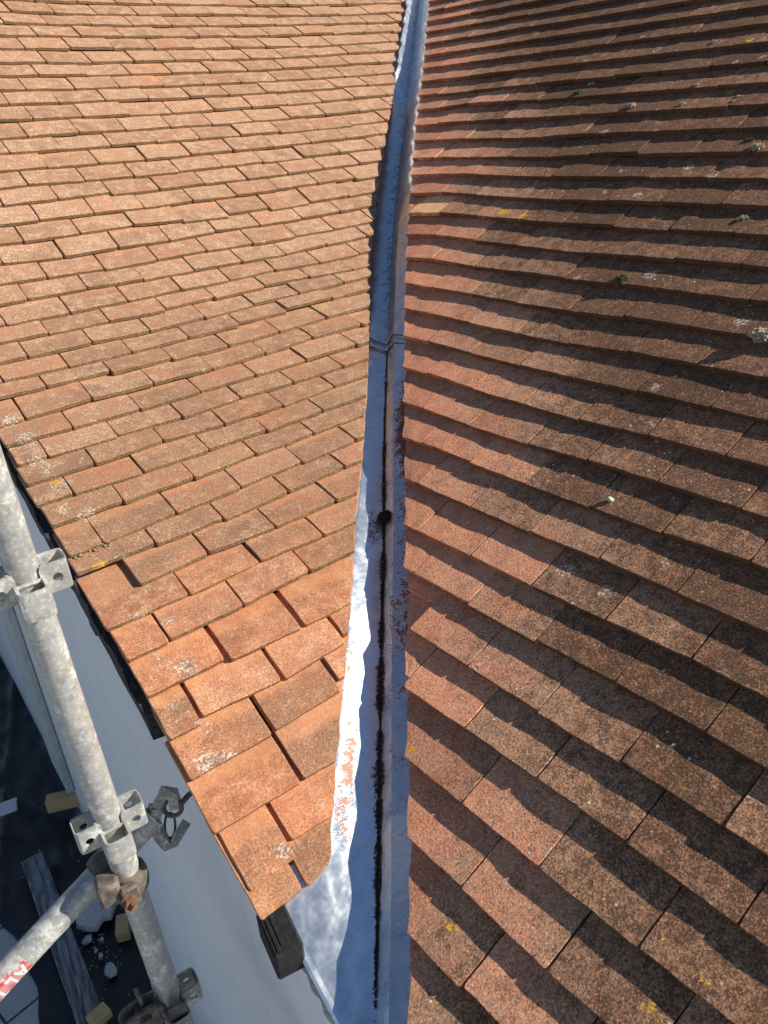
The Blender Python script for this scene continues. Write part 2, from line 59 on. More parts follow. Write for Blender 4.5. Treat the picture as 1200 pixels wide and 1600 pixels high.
LEVELS = [[1640, -0.548, -0.0862, -0.096, -2.179, 0.659, -0.304, -0.1071, 0.7263], [1600, -0.548, -0.0862, -0.096, -2.179, 0.659, -0.304, 0.093, 0.7061], [1560, -0.548, -0.0862, -0.075, -1.884, 0.636, -0.059, 0.3487, 0.6801], [1500, -0.548, -0.0862, -0.0431, -1.3976, 0.5974, 0.3355, 0.7322, 0.6412], [1450, -0.548, -0.0862, -0.0166, -0.9923, 0.5652, 0.6643, 1.0518, 0.6088], [1400, -0.127, -0.0585, 0.01, -0.587, 0.533, 0.993, 1.3714, 0.5763], [1347, 0.341, -0.0281, 0.0414, -0.0902, 0.492, 1.3916, 1.7149, 0.5414], [1275, 1.009, 0.0165, 0.0842, 0.5847, 0.4363, 1.933, 2.2891, 0.4823], [1200, 1.759, 0.0661, 0.133, 1.3647, 0.3713, 2.561, 2.8872, 0.4206], [1100, 2.838, 0.1405, 0.201, 2.456, 0.28, 3.441, 3.7723, 0.3295], [1000, 4.038, 0.2243, 0.281, 3.7447, 0.1727, 4.4957, 4.745, 0.2296], [900, 5.475, 0.317, 0.3733, 5.2277, 0.0547, 5.6673, 5.889, 0.115], [800, 7.28, 0.4277, 0.478, 6.905, -0.074, 6.956, 7.2, -0.014], [700, 9.581, 0.5764, 0.624, 9.4083, -0.2373, 8.5353, 8.682, -0.1698], [600, 12.492, 0.748, 0.7902, 12.3227, -0.4176, 10.2973, 10.425, -0.3475], [500, 16.147, 0.9484, 0.9987, 15.999, -0.63, 12.419, 12.5233, -0.5585], [400, 20.515, 1.1903, 1.2438, 20.2327, -0.8752, 14.9295, 14.959, -0.7969], [300, 24.752, 1.4487, 1.503, 24.591, -1.161, 17.932, 17.964, -1.077], [200, 29.323, 1.7488, 1.802, 29.21, -1.497, 21.696, 21.654, -1.4091], [100, 34.667, 2.1166, 2.168, 34.597, -1.912, 26.393, 26.237, -1.7996], [20, 39.79, 2.4759, 2.5333, 39.7997, -2.3307, 31.1423, 30.821, -2.2059]]
BAND, ANG, LETH, LFOOT, LSGN, LX = (.305, .62), -.80, 0.95, .45, -1, .313

# ------------------------------------------------------------------ object helpers
def tag(o, label=None, cat=None, group=None, kind=None):
    for k, v in (('label', label), ('category', cat), ('group', group), ('kind', kind)):
        if v:
            o[k] = v
    return o


def thing(name, loc, label, cat, group=None):
    o = bpy.data.objects.new(name, None)
    COL.objects.link(o)
    o.empty_display_size = 0.05
    o.location = loc
    return tag(o, label, cat, group)


class MB:
    """collects shapes in world space and links them as one mesh object"""

    def __init__(self):
        self.v = []
        self.f = []
        self.attr = {}

    def add(self, verts, faces, **attr):
        o = len(self.v)
        self.v.extend([tuple(map(float, p)) for p in verts])
        self.f.extend([tuple(int(i) + o for i in f) for f in faces])
        for k, a in attr.items():
            lst = self.attr.setdefault(k, [0.0] * o)
            lst.extend([0.0] * (o - len(lst)))
            lst.extend([float(x) for x in a])
        return o

    def build(self, name, mat, parent=None, smooth=False, loc=None, auto=None):
        me = bpy.data.meshes.new(name)
        off = Vector((0, 0, 0))
        if parent is not None:
            off = parent.location.copy()
        elif loc is not None:
            off = Vector(loc)
        base = off
        vs = [(p[0] - base.x, p[1] - base.y, p[2] - base.z) for p in self.v]
        me.from_pydata(vs, [], self.f)
        me.update()
        for k, a in self.attr.items():
            a = a + [0.0] * (len(vs) - len(a))
            at = me.attributes.new(k, 'FLOAT', 'POINT')
            at.data.foreach_set('value', np.array(a, np.float32))
        if smooth:
            me.polygons.foreach_set('use_smooth', [True] * len(me.polygons))
        if auto is not None:
            me.polygons.foreach_set('use_smooth', [True] * len(me.polygons))
            me.set_sharp_from_angle(angle=math.radians(auto))
        if mat is not None:
            me.materials.append(mat)
        o = bpy.data.objects.new(name, me)
        COL.objects.link(o)
        if parent is not None:
            o.parent = parent
        elif loc is not None:
            o.location = off
        return o


def V(*a):
    return np.array(a, float)


def unit(a):
    a = np.asarray(a, float)
    return a / np.linalg.norm(a)


def frame(d):
    d = unit(d)
    h = V(0, 0, 1) if abs(d[2]) < .9 else V(1, 0, 0)
    x = unit(np.cross(h, d))
    return x, np.cross(d, x), d


def box(mb, c, ax, half, bevel=0.0):
    """oriented box with chamfered edges along its long axis; ax = three unit vectors"""
    c = np.asarray(c, float)
    X, Y, Z = [np.asarray(a, float) for a in ax]
    hx, hy, hz = half
    b = bevel
    if b <= 0:
        prof = [(-hx, -hy), (hx, -hy), (hx, hy), (-hx, hy)]
        rings = [(-hz, 1.0), (hz, 1.0)]
        vs = [c + X * x + Y * y + Z * z for z, s in rings for x, y in prof]
    else:
        prof = [(-hx + b, -hy), (hx - b, -hy), (hx, -hy + b), (hx, hy - b), (hx - b, hy), (-hx + b, hy), (-hx, hy - b), (-hx, -hy + b)]
        vs = []
        for z, ins in ((-hz, b), (-hz + b, 0), (hz - b, 0), (hz, b)):
            for x, y in prof:
                xx = max(-hx + ins, min(hx - ins, x)) if ins else x
                yy = max(-hy + ins, min(hy - ins, y)) if ins else y
                vs.append(c + X * xx + Y * yy + Z * z)
    n = len(prof)
    m = len(vs) // n
    fs = []
    for r in range(m - 1):
        for i in range(n):
            j = (i + 1) % n
            fs.append((r * n + i, r * n + j, (r + 1) * n + j, (r + 1) * n + i))
    fs.append(tuple(range(n))[::-1])
    fs.append(tuple((m - 1) * n + i for i in range(n)))
    mb.add(vs, fs)


def tube(mb, pts, r, seg=20, inner=None, cap=True, dent=0.0):
    """swept round bar; inner = wall so that the open ends look hollow"""
    pts = [np.asarray(p, float) for p in pts]
    rs = r if isinstance(r, (list, tuple, np.ndarray)) else [r] * len(pts)
    vs = []
    X = None
    for i, p in enumerate(pts):
        d = unit(pts[min(i + 1, len(pts) - 1)] - pts[max(i - 1, 0)])
        if X is None:
            X, Y, _ = frame(d)
        else:
            X = unit(X - d * (X @ d))
            Y = np.cross(d, X)
        for k in range(seg):
            a = 2 * math.pi * k / seg
            rr = rs[i] * (1 + dent * rng.uniform(-1, 1))
            vs.append(p + (X * math.cos(a) + Y * math.sin(a)) * rr)
    n = len(pts)
    fs = []
    for i in range(n - 1):
        for k in range(seg):
            k2 = (k + 1) % seg
            fs.append((i * seg + k, i * seg + k2, (i + 1) * seg + k2, (i + 1) * seg + k))
    if inner:
        for end, s in ((0, 1), (n - 1, -1)):
            d = unit(pts[1] - pts[0]) if end == 0 else unit(pts[-1] - pts[-2])
            c = pts[end]
            o = len(vs)
            for dep in (0, .05):
                for k in range(seg):
                    q = vs[end * seg + k]
                    vs.append(c + (q - c) * (1 - inner / rs[end]) + d * dep * s)
            for k in range(seg):
                k2 = (k + 1) % seg
                a = (end * seg + k, end * seg + k2, o + k2, o + k)
                b = (o + k, o + k2, o + seg + k2, o + seg + k)
                fs.append(a[::-1] if end == 0 else a)
                fs.append(b[::-1] if end == 0 else b)
            fs.append(tuple(o + seg + k for k in range(seg)))
    elif cap:
        fs.append(tuple(range(seg))[::-1])
        fs.append(tuple((n - 1) * seg + k for k in range(seg)))
    mb.add(vs, fs)


def smooth_path(pts, n=6):
    """Catmull-Rom through the points"""
    P = [np.asarray(p, float) for p in pts]
    P = [2 * P[0] - P[1]] + P + [2 * P[-1] - P[-2]]
    out = []
    for i in range(1, len(P) - 2):
        for t in np.linspace(0, 1, n, endpoint=False):
            a, b, c, d = P[i - 1:i + 3]
            out.append(.5 * (2 * b + (c - a) * t + (2 * a - 5 * b + 4 * c - d) * t * t + (3 * b - a - 3 * c + d) * t ** 3))
    out.append(P[-2])
    return out


def plate(mb, c, X, Y, N, w, h, t, hole=None, corner=.006):
    """rounded plate, optional round hole (x, y, r) straight through"""
    c = np.asarray(c, float)
    seg = 32
    outer = []
    for k in range(seg):
        a = 2 * math.pi * (k + .5) / seg
        x, y = math.cos(a), math.sin(a)
        s = min((w / 2) / max(abs(x), 1e-6), (h / 2) / max(abs(y), 1e-6))
        x, y = x * s, y * s
        ex, ey = abs(x) - (w / 2 - corner), abs(y) - (h / 2 - corner)
        if ex > 0 and ey > 0:
            L = math.hypot(ex, ey)
            if L > corner:
                x = math.copysign(w / 2 - corner + ex / L * corner, x)
                y = math.copysign(h / 2 - corner + ey / L * corner, y)
        outer.append((x, y))
    vs = [c + X * x + Y * y + N * s for s in (-t / 2, t / 2) for x, y in outer]
    fs = [(k, (k + 1) % seg, seg + (k + 1) % seg, seg + k) for k in range(seg)]
    if hole:
        hx, hy, hr = hole
        o = len(vs)
        for s in (-t / 2, t / 2):
            for k in range(seg):
                a = 2 * math.pi * (k + .5) / seg
                vs.append(c + X * (hx + hr * math.cos(a)) + Y * (hy + hr * math.sin(a)) + N * s)
        for k in range(seg):
            k2 = (k + 1) % seg
            fs.append((k2, k, o + k, o + k2))
            fs.append((seg + k, seg + k2, o + seg + k2, o + seg + k))
            fs.append((o + k2, o + k, o + seg + k, o + seg + k2))
    else:
        fs.append(tuple(range(seg))[::-1])
        fs.append(tuple(seg + k for k in range(seg)))
    mb.add(vs, fs)


def rock(mb, c, size, seed, flat=1.0, n=2, jag=.35):
    """an angular stone"""
    import bmesh
    bm = bmesh.new()
    bmesh.ops.create_icosphere(bm, subdivisions=n, radius=1)
    r = random.Random(seed)
    off = Vector((r.uniform(-50, 50), r.uniform(-50, 50), r.uniform(-50, 50)))
    vs = []
    planes = [(Vector((r.gauss(0, 1), r.gauss(0, 1), r.gauss(0, 1))).normalized(), r.uniform(.55, .9)) for _ in range(7)]
    for v in bm.verts:
        p = v.co.copy()
        for nrm, dd in planes:
            k = p.dot(nrm)
            if k > dd:
                p -= nrm * (k - dd)
        p *= 1 + jag * .3 * noise.noise(p * 2.5 + off)
        vs.append((c[0] + p.x * size[0], c[1] + p.y * size[1], c[2] + p.z * size[2] * flat))
    fs = [tuple(v.index for v in f.verts) for f in bm.faces]
    bm.free()
    mb.add(vs, fs)


# ------------------------------------------------------------------ materials
class NT:
    def __init__(self, name):
        self.m = bpy.data.materials.new(name)
        self.m.use_nodes = True
        self.t = self.m.node_tree
        self.b = self.t.nodes['Principled BSDF']

    def n(self, kind, **kw):
        nd = self.t.nodes.new('ShaderNode' + kind)
        for k, v in kw.items():
            setattr(nd, k, v)
        return nd

    def link(self, a, b):
        self.t.links.new(a, b)

    def val(self, sock, v):
        if hasattr(v, 'is_output') or hasattr(v, 'node'):
            self.link(v, sock)
        elif isinstance(v, (tuple, list)):
            sock.default_value = (*v, 1) if len(v) == 3 and len(sock.default_value) == 4 else v
        else:
            sock.default_value = v

    def attr(self, name):
        return self.n('Attribute', attribute_name=name).outputs['Fac']

    def pos(self):
        return self.n('NewGeometry').outputs['Position']

    def math(self, op, a, b=0.0, c=None, clamp=False):
        nd = self.n('Math', operation=op, use_clamp=clamp)
        self.val(nd.inputs[0], a)
        self.val(nd.inputs[1], b)
        if c is not None:
            self.val(nd.inputs[2], c)
        return nd.outputs[0]

    def noise(self, vec, scale, detail=3, rough=.55, w=None, dist=0.0):
        nd = self.n('TexNoise', noise_dimensions='4D' if w is not None else '3D')
        if vec is not None:
            self.link(vec, nd.inputs['Vector'])
        nd.inputs['Scale'].default_value = scale
        nd.inputs['Detail'].default_value = detail
        nd.inputs['Roughness'].default_value = rough
        nd.inputs['Distortion'].default_value = dist
        if w is not None:
            self.val(nd.inputs['W'], w)
        return nd.outputs['Fac']

    def voronoi(self, vec, scale, feature='F1', out='Distance', rand=1.0):
        nd = self.n('TexVoronoi', feature=feature)
        self.link(vec, nd.inputs['Vector'])
        nd.inputs['Scale'].default_value = scale
        nd.inputs['Randomness'].default_value = rand
        return nd.outputs[out]

    def step(self, x, lo, hi, a=0.0, b=1.0):
        nd = self.n('MapRange', interpolation_type='SMOOTHSTEP')
        self.val(nd.inputs['Value'], x)
        self.val(nd.inputs['From Min'], lo)
        self.val(nd.inputs['From Max'], hi)
        self.val(nd.inputs['To Min'], a)
        self.val(nd.inputs['To Max'], b)
        return nd.outputs['Result']

    def mix(self, fac, a, b, mode='MIX'):
        nd = self.n('Mix', data_type='RGBA', blend_type=mode)
        self.val(nd.inputs['Factor'], fac)
        self.val(nd.inputs['A'] if False else nd.inputs[6], a)
        self.val(nd.inputs[7], b)
        return nd.outputs[2]

    def scale(self, col, f):
        nd = self.n('VectorMath', operation='SCALE')
        self.val(nd.inputs[0], col)
        self.val(nd.inputs['Scale'], f)
        return nd.outputs[0]

    def ramp(self, fac, stops, interp='LINEAR'):
        nd = self.n('ValToRGB')
        cr = nd.color_ramp
        cr.interpolation = interp
        while len(cr.elements) < len(stops):
            cr.elements.new(.5)
        for e, (p, c) in zip(cr.elements, stops):
            e.position = p
            e.color = (*c, 1)
        self.val(nd.inputs[0], fac)
        return nd.outputs[0]

    def mapping(self, vec, scale=(1, 1, 1), rot=(0, 0, 0)):
        nd = self.n('Mapping')
        self.link(vec, nd.inputs[0])
        nd.inputs['Scale'].default_value = scale
        nd.inputs['Rotation'].default_value = rot
        return nd.outputs[0]

    def bump(self, height, strength=.5, dist=.002):
        nd = self.n('Bump')
        nd.inputs['Strength'].default_value = strength
        nd.inputs['Distance'].default_value = dist
        self.val(nd.inputs['Height'], height)
        self.link(nd.outputs[0], self.b.inputs['Normal'])

    def out(self, color=None, rough=None, metal=None, spec=None):
        if color is not None:
            self.val(self.b.inputs['Base Color'], color)
        if rough is not None:
            self.val(self.b.inputs['Roughness'], rough)
        if metal is not None:
            self.val(self.b.inputs['Metallic'], metal)
        if spec is not None:
            self.val(self.b.inputs['Specular IOR Level'], spec)
        return self.m


def clay(name, dark):
    """clay plain tile. attributes: rnd per tile, av metres up from the tail, au metres across, tailface, age 0..1, sidejit"""
    t = NT(name)
    P = t.pos()
    rnd, av, tail, age = t.attr('rnd'), t.attr('av'), t.attr('tailface'), t.attr('age')
    w = t.math('MULTIPLY', rnd, 60)
    n_big = t.noise(P, 9, 4, .6, w=w)
    n_mid = t.noise(P, 34, 5, .65, w=w)
    n_fine = t.noise(P, 170, 4, .7)
    n_grain = t.noise(P, 620, 2, .6)
    n_grit = t.noise(P, 340, 3, .75)
    if not dark:
        base = t.ramp(rnd, [(0, (.45, .150, .066)), (.25, (.54, .200, .088)), (.5, (.48, .172, .080)), (.75, (.57, .240, .110)),
                            (.93, (.50, .190, .090)), (.97, (.66, .39, .17)), (1, (.66, .43, .21))])
        r2 = t.math('FRACT', t.math('MULTIPLY', rnd, 17.3))
        r3 = t.math('FRACT', t.math('MULTIPLY', rnd, 41.7))
        base = t.scale(base, t.math('ADD', .74, t.math('MULTIPLY', r2, .42)))
        base = t.mix(t.math('MULTIPLY', t.step(r3, .55, 1), .55), base, (.52, .225, .145))      # pinker firing
        base = t.mix(t.math('MULTIPLY', t.step(r3, .25, 0), .55), base, (.40, .125, .060))      # redder firing
        base = t.mix(t.step(n_mid, .35, .7), base, t.mix(.4, base, (.60, .29, .15)))
        soot = t.math('MULTIPLY', t.step(t.math('ADD', t.noise(P, 2.6, 3, .6), t.math('MULTIPLY', age, .24)), .47, .64), t.step(n_mid, .34, .56))
        base = t.mix(t.math('MULTIPLY', soot, .80), base, (.20, .115, .072))
        base = t.mix(t.math('MULTIPLY', t.step(t.noise(P, 120, 4, .8), .58, .70), t.math('ADD', .15, t.math('MULTIPLY', age, .65))), base, (.15, .085, .055))
        # weathered band where the tile lies open to the rain
        open_ = t.math('MULTIPLY', t.step(av, .086, .060), t.step(t.math('ADD', n_big, t.math('MULTIPLY', n_mid, .35)), .46, .70))
        open_ = t.math('MULTIPLY', open_, t.math('MULTIPLY', t.step(t.math('FRACT', t.math('MULTIPLY', rnd, 67.9)), .05, .75, .12, 1.0), t.math('ADD', .70, t.math('MULTIPLY', age, .30))))
        base = t.mix(t.math('MULTIPLY', open_, .92), base, (.200, .105, .058))
        gsum = t.math('ADD', t.math('ADD', t.math('MULTIPLY', n_mid, .8), t.math('MULTIPLY', t.noise(P, 13, 4, .65, w=w), .5)), t.math('ADD', t.math('MULTIPLY', age, .10), t.math('MULTIPLY', r3, .12)))
        grey = t.math('MULTIPLY', t.step(gsum, .70, .90), t.math('ADD', .18, t.math('MULTIPLY', age, .62)))
        base = t.mix(grey, base, t.mix(t.step(n_fine, .4, .6), (.23, .130, .075), (.52, .335, .205)))
        fine = t.step(n_fine, .52, .68)
        base = t.mix(t.math('MULTIPLY', fine, .30), base, (.66, .40, .24))
        base = t.mix(t.math('MULTIPLY', t.step(n_grit, .54, .68), .30), base, (.70, .43, .25))
        base = t.mix(t.math('MULTIPLY', t.step(n_grit, .46, .34), .55), base, (.20, .078, .040))
        base = t.mix(t.math('MULTIPLY', t.step(n_fine, .42, .30), .5), base, (.22, .085, .045))
        # pale lichen freckles
        sp = t.voronoi(P, 150, out='Distance')
        gate = t.step(t.noise(P, 22, 3), .44, .62)
        dens = t.math('MULTIPLY', gate, t.math('ADD', .30, t.math('MULTIPLY', age, .55)))
        base = t.mix(t.math('MULTIPLY', t.step(sp, .30, .18), dens), base, (.58, .47, .31))
        # soot dots
        d = t.voronoi(P, 70, out='Distance')
        base = t.mix(t.math('MULTIPLY', t.step(d, .10, .05), t.step(t.noise(P, 15, 2), .56, .62)), base, (.07, .045, .03))
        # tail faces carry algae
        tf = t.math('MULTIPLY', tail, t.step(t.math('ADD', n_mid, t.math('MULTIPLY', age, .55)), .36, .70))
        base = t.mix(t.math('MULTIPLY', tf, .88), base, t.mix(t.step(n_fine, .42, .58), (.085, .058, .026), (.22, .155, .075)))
        # lichen rosettes (grey white) and yellow ones
        ros = t.attr('lichen')
        rn = t.math('ADD', ros, t.math('MULTIPLY', t.math('SUBTRACT', t.noise(P, 130, 4, .7), .5), 1.5))
        base = t.mix(t.math('MULTIPLY', t.step(rn, .48, .66), .68), base, t.mix(t.step(n_fine, .44, .6), (.17, .12, .085), (.66, .58, .46)))
        yel = t.math('ADD', t.attr('yellow'), t.math('MULTIPLY', t.math('SUBTRACT', t.noise(P, 150, 3, .7), .5), 1.6))
        base = t.mix(t.step(yel, .52, .66), base, (.62, .33, .035))
        clean = t.math('MULTIPLY', t.attr('newly'), t.step(n_mid, .2, .5))
        base = t.mix(clean, base, (.56, .24, .095))
        base = t.scale(base, t.step(t.noise(P, 260, 3, .8), .28, .72, .74, 1.62))
        base = t.scale(base, t.step(n_mid, .32, .68, .80, 1.20))
        base = t.mix(t.math('ADD', .03, t.math('MULTIPLY', age, .15)), base, (.66, .46, .33))
        band = t.math('MULTIPLY', t.step(t.math('ADD', av, t.math('MULTIPLY', t.math('SUBTRACT', n_mid, .5), .03)), .064, .078), t.math('SUBTRACT', .55, t.math('MULTIPLY', age, .45)))
        base = t.mix(band, base, (.62, .285, .130))
        t.bump(t.math('ADD', t.math('MULTIPLY', n_fine, .8), t.math('MULTIPLY', n_grain, .45)), .8, .0018)
        return t.out(base, .88, 0, .25)
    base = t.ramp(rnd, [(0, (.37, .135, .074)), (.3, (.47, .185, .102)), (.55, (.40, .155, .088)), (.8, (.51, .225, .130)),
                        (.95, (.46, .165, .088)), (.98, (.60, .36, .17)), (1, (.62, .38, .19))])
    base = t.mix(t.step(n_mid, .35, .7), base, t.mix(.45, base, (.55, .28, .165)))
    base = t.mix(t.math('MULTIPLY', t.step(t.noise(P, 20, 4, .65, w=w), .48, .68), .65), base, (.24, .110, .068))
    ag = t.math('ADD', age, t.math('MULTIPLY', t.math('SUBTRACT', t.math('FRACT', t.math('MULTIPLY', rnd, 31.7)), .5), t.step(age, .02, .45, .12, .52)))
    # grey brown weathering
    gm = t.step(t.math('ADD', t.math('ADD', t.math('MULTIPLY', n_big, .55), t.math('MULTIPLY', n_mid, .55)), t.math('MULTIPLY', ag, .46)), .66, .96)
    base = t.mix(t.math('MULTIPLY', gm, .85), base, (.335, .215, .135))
    base = t.mix(t.math('MULTIPLY', t.step(n_grit, .52, .66), .45), base, (.52, .32, .20))
    base = t.mix(t.math('MULTIPLY', t.step(n_grit, .46, .34), .65), base, (.11, .055, .035))
    pale = t.math('MULTIPLY', t.step(n_fine, .52, .70), t.math('ADD', .25, t.math('MULTIPLY', gm, .45)))
    base = t.mix(pale, base, (.56, .44, .31))
    # crust: brown skin first, then fine black and rusty specks, thicker with age
    skin = t.step(t.math('ADD', t.math('ADD', t.math('MULTIPLY', n_mid, .6), t.math('MULTIPLY', n_big, .4)), t.math('MULTIPLY', ag, .52)), .70, 1.10)
    base = t.mix(t.math('MULTIPLY', skin, .75), base, (.245, .098, .047))
    n_cr = t.noise(P, 230, 4, .8)
    n_cl = t.noise(P, 42, 4, .7)
    cr = t.math('ADD', t.math('ADD', t.math('MULTIPLY', n_cr, .8), t.math('MULTIPLY', n_cl, .5)), t.math('MULTIPLY', ag, .20))
    base = t.mix(t.math('MULTIPLY', t.step(cr, .74, .90), t.step(ag, -.05, .75, .28, .80)), base, (.040, .024, .016))
    base = t.mix(t.math('MULTIPLY', t.step(t.noise(P, 205, 3, .8), .56, .68), t.step(ag, 0, .6, .2, .75)), base, (.36, .175, .085))
    base = t.mix(t.math('MULTIPLY', t.step(t.noise(P, 290, 3, .8), .58, .70), t.step(ag, 0, .6, .3, .75)), base, (.52, .40, .29))
    base = t.mix(t.math('MULTIPLY', t.step(n_fine, .43, .30), .6), base, (.12, .055, .033))
    ol = t.math('MULTIPLY', t.step(t.noise(P, 48, 4, .7), .60, .72), t.step(ag, .15, .8, 0, .55))
    base = t.mix(ol, base, (.30, .19, .05))
    sp = t.voronoi(P, 60, out='Distance')
    base = t.mix(t.math('MULTIPLY', t.step(sp, .20, .10), t.math('MULTIPLY', t.step(t.noise(P, 12, 3), .56, .64), t.step(ag, .1, .6))), base, (.46, .43, .36))
    ros = t.attr('lichen')
    rn = t.math('ADD', ros, t.math('MULTIPLY', t.math('SUBTRACT', t.noise(P, 120, 4, .7), .5), 1.5))
    base = t.mix(t.math('MULTIPLY', t.step(rn, .48, .64), .8), base, t.mix(t.step(n_fine, .42, .6), (.16, .10, .075), (.56, .44, .34)))
    yel = t.math('ADD', t.attr('yellow'), t.math('MULTIPLY', t.math('SUBTRACT', t.noise(P, 150, 3, .7), .5), 1.6))
    base = t.mix(t.step(yel, .52, .66), base, (.55, .30, .03))
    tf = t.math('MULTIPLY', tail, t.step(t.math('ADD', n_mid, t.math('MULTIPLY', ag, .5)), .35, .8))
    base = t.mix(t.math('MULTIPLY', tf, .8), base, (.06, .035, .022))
    base = t.scale(base, t.step(t.noise(P, 270, 3, .8), .28, .72, 1.06, 2.25))
    base = t.scale(base, t.math('ADD', .86, t.math('MULTIPLY', t.math('FRACT', t.math('MULTIPLY', rnd, 23.1)), .30)))
    t.bump(t.math('ADD', t.math('ADD', t.math('MULTIPLY', n_fine, .6), t.math('MULTIPLY', n_cr, .8)), t.math('MULTIPLY', n_grain, .3)), .9, .0026)
    return t.out(base, .92, 0, .2)


def metal_sheet(name, dirty):
    t = NT(name)
    P = t.pos()
    lo = t.noise(P, 5, 3, .5)
    n1 = t.noise(P, 28, 4, .6)
    scr = t.noise(t.mapping(P, (40, 40, 260), (0.3, 0.2, .8)), 1.0, 4, .6)
    base = t.mix(t.step(n1, .3, .7), (.76, .83, .89), (.88, .92, .95))
    base = t.mix(t.math('MULTIPLY', t.step(scr, .54, .70), .30), base, (.50, .54, .60))
    base = t.mix(t.math('MULTIPLY', t.step(t.noise(P, 60, 5, .7), .55, .72), .40 if dirty else .14), base, (.36, .34, .33))
    stain = t.attr('stain')
    sn = t.math('ADD', stain, t.math('MULTIPLY', t.math('SUBTRACT', t.noise(P, 210, 5, .75), .5), 2.3))
    sn2 = t.math('ADD', sn, t.math('MULTIPLY', t.math('SUBTRACT', t.noise(P, 45, 3, .6), .5), 1.2))
    m1 = t.step(sn2, .50, .60)
    dust = t.attr('dust')
    dn = t.math('ADD', t.math('ADD', dust, t.math('MULTIPLY', t.math('SUBTRACT', t.noise(P, 190, 4, .7), .5), 1.5)), t.math('MULTIPLY', t.math('SUBTRACT', t.noise(P, 50, 3, .6), .5), 1.5))
    m2 = t.math('MULTIPLY', t.step(dn, .46, .68), .9)
    base = t.mix(m2, base, t.mix(n1, (.36, .15, .085), (.50, .26, .17)))
    base = t.mix(m1, base, t.mix(n1, (.14, .050, .034), (.27, .115, .082)))
    mm = t.math('MAXIMUM', m1, m2)
    met = t.math('MULTIPLY', t.math('SUBTRACT', 1, mm), .88)
    rough = t.math('ADD', t.step(n1, .25, .75, .24, .38), t.math('MULTIPLY', mm, .5))
    t.bump(t.math('ADD', t.math('ADD', t.math('ADD', t.math('MULTIPLY', lo, 1.2), t.math('MULTIPLY', t.noise(P, 26, 2, .5), .5)), t.math('MULTIPLY', scr, .05)), t.math('MULTIPLY', mm, .12)), .35, .012)
    return t.out(base, rough, met)


def galv(name, grime=.3, tint=(.50, .50, .47)):
    t = NT(name)
    P = t.pos()
    n1 = t.noise(P, 35, 5, .65)
    n2 = t.noise(P, 140, 4, .7)
    n3 = t.noise(P, 12, 3, .5)
    base = t.mix(t.step(n1, .3, .7), tuple(c * .72 for c in tint), tint)
    base = t.mix(t.math('MULTIPLY', t.step(n2, .52, .66), .55), base, (.68, .67, .62))
    base = t.mix(t.math('MULTIPLY', t.step(t.math('ADD', n1, t.math('MULTIPLY', n3, .5)), .80, .92), .8), base, (.75, .74, .70))
    base = t.mix(t.math('MULTIPLY', t.step(n2, .42, .30), grime), base, (.10, .085, .065))
    base = t.mix(t.math('MULTIPLY', t.step(t.noise(P, 48, 4, .7), .62, .74), grime), base, (.24, .13, .06))
    t.bump(t.math('ADD', n2, n1), .35, .0012)
    return t.out(base, t.step(n1, .3, .7, .48, .68), .35)


def rusty(name):
    t = NT(name)
    P = t.pos()
    n1, n2 = t.noise(P, 45, 5, .7), t.noise(P, 190, 4, .7)
    base = t.mix(t.step(n1, .35, .65), (.10, .085, .075), (.22, .19, .165))
    base = t.mix(t.math('MULTIPLY', t.step(n2, .5, .66), .6), base, (.20, .10, .055))
    t.bump(t.math('ADD', n1, n2), .5, .0016)
    return t.out(base, .7, .3)


def plain(name, a, b, scale=30, rough=.8, bump=.3, metal=0, speck=None):
    t = NT(name)
    P = t.pos()
    n1, n2 = t.noise(P, scale, 5, .65), t.noise(P, scale * 6, 3, .6)
    base = t.mix(t.step(t.math('ADD', t.math('MULTIPLY', n1, .7), t.math('MULTIPLY', n2, .3)), .35, .65), a, b)
    if speck:
        d = t.voronoi(P, 55)
        base = t.mix(t.math('MULTIPLY', t.step(d, .13, .06), t.step(t.noise(P, 4, 3), .50, .62)), base, speck)
    t.bump(t.math('ADD', n1, t.math('MULTIPLY', n2, .5)), bump, .002)
    return t.out(base, rough, metal)


def timber(name, a, b, axis, rough=.85):
    """weathered wood, grain along a world direction"""
    t = NT(name)
    P = t.pos()
    rz = -math.atan2(axis[1], axis[0])
    m = t.mapping(P, (1 / 5, 1 / 75, 1 / 75), (0, 0, -rz))
    m.node.vector_type = 'TEXTURE'
    g = t.noise(m, 1.0, 4, .65, dist=.8)
    g2 = t.noise(m, 3.0, 3, .6)
    base = t.mix(t.step(g, .38, .60), a, b)
    base = t.mix(t.math('MULTIPLY', t.step(g2, .55, .40), .4), base, tuple(c * .3 for c in a))
    t.bump(t.math('ADD', g, t.math('MULTIPLY', g2, .4)), .9, .004)
    return t.out(base, rough)


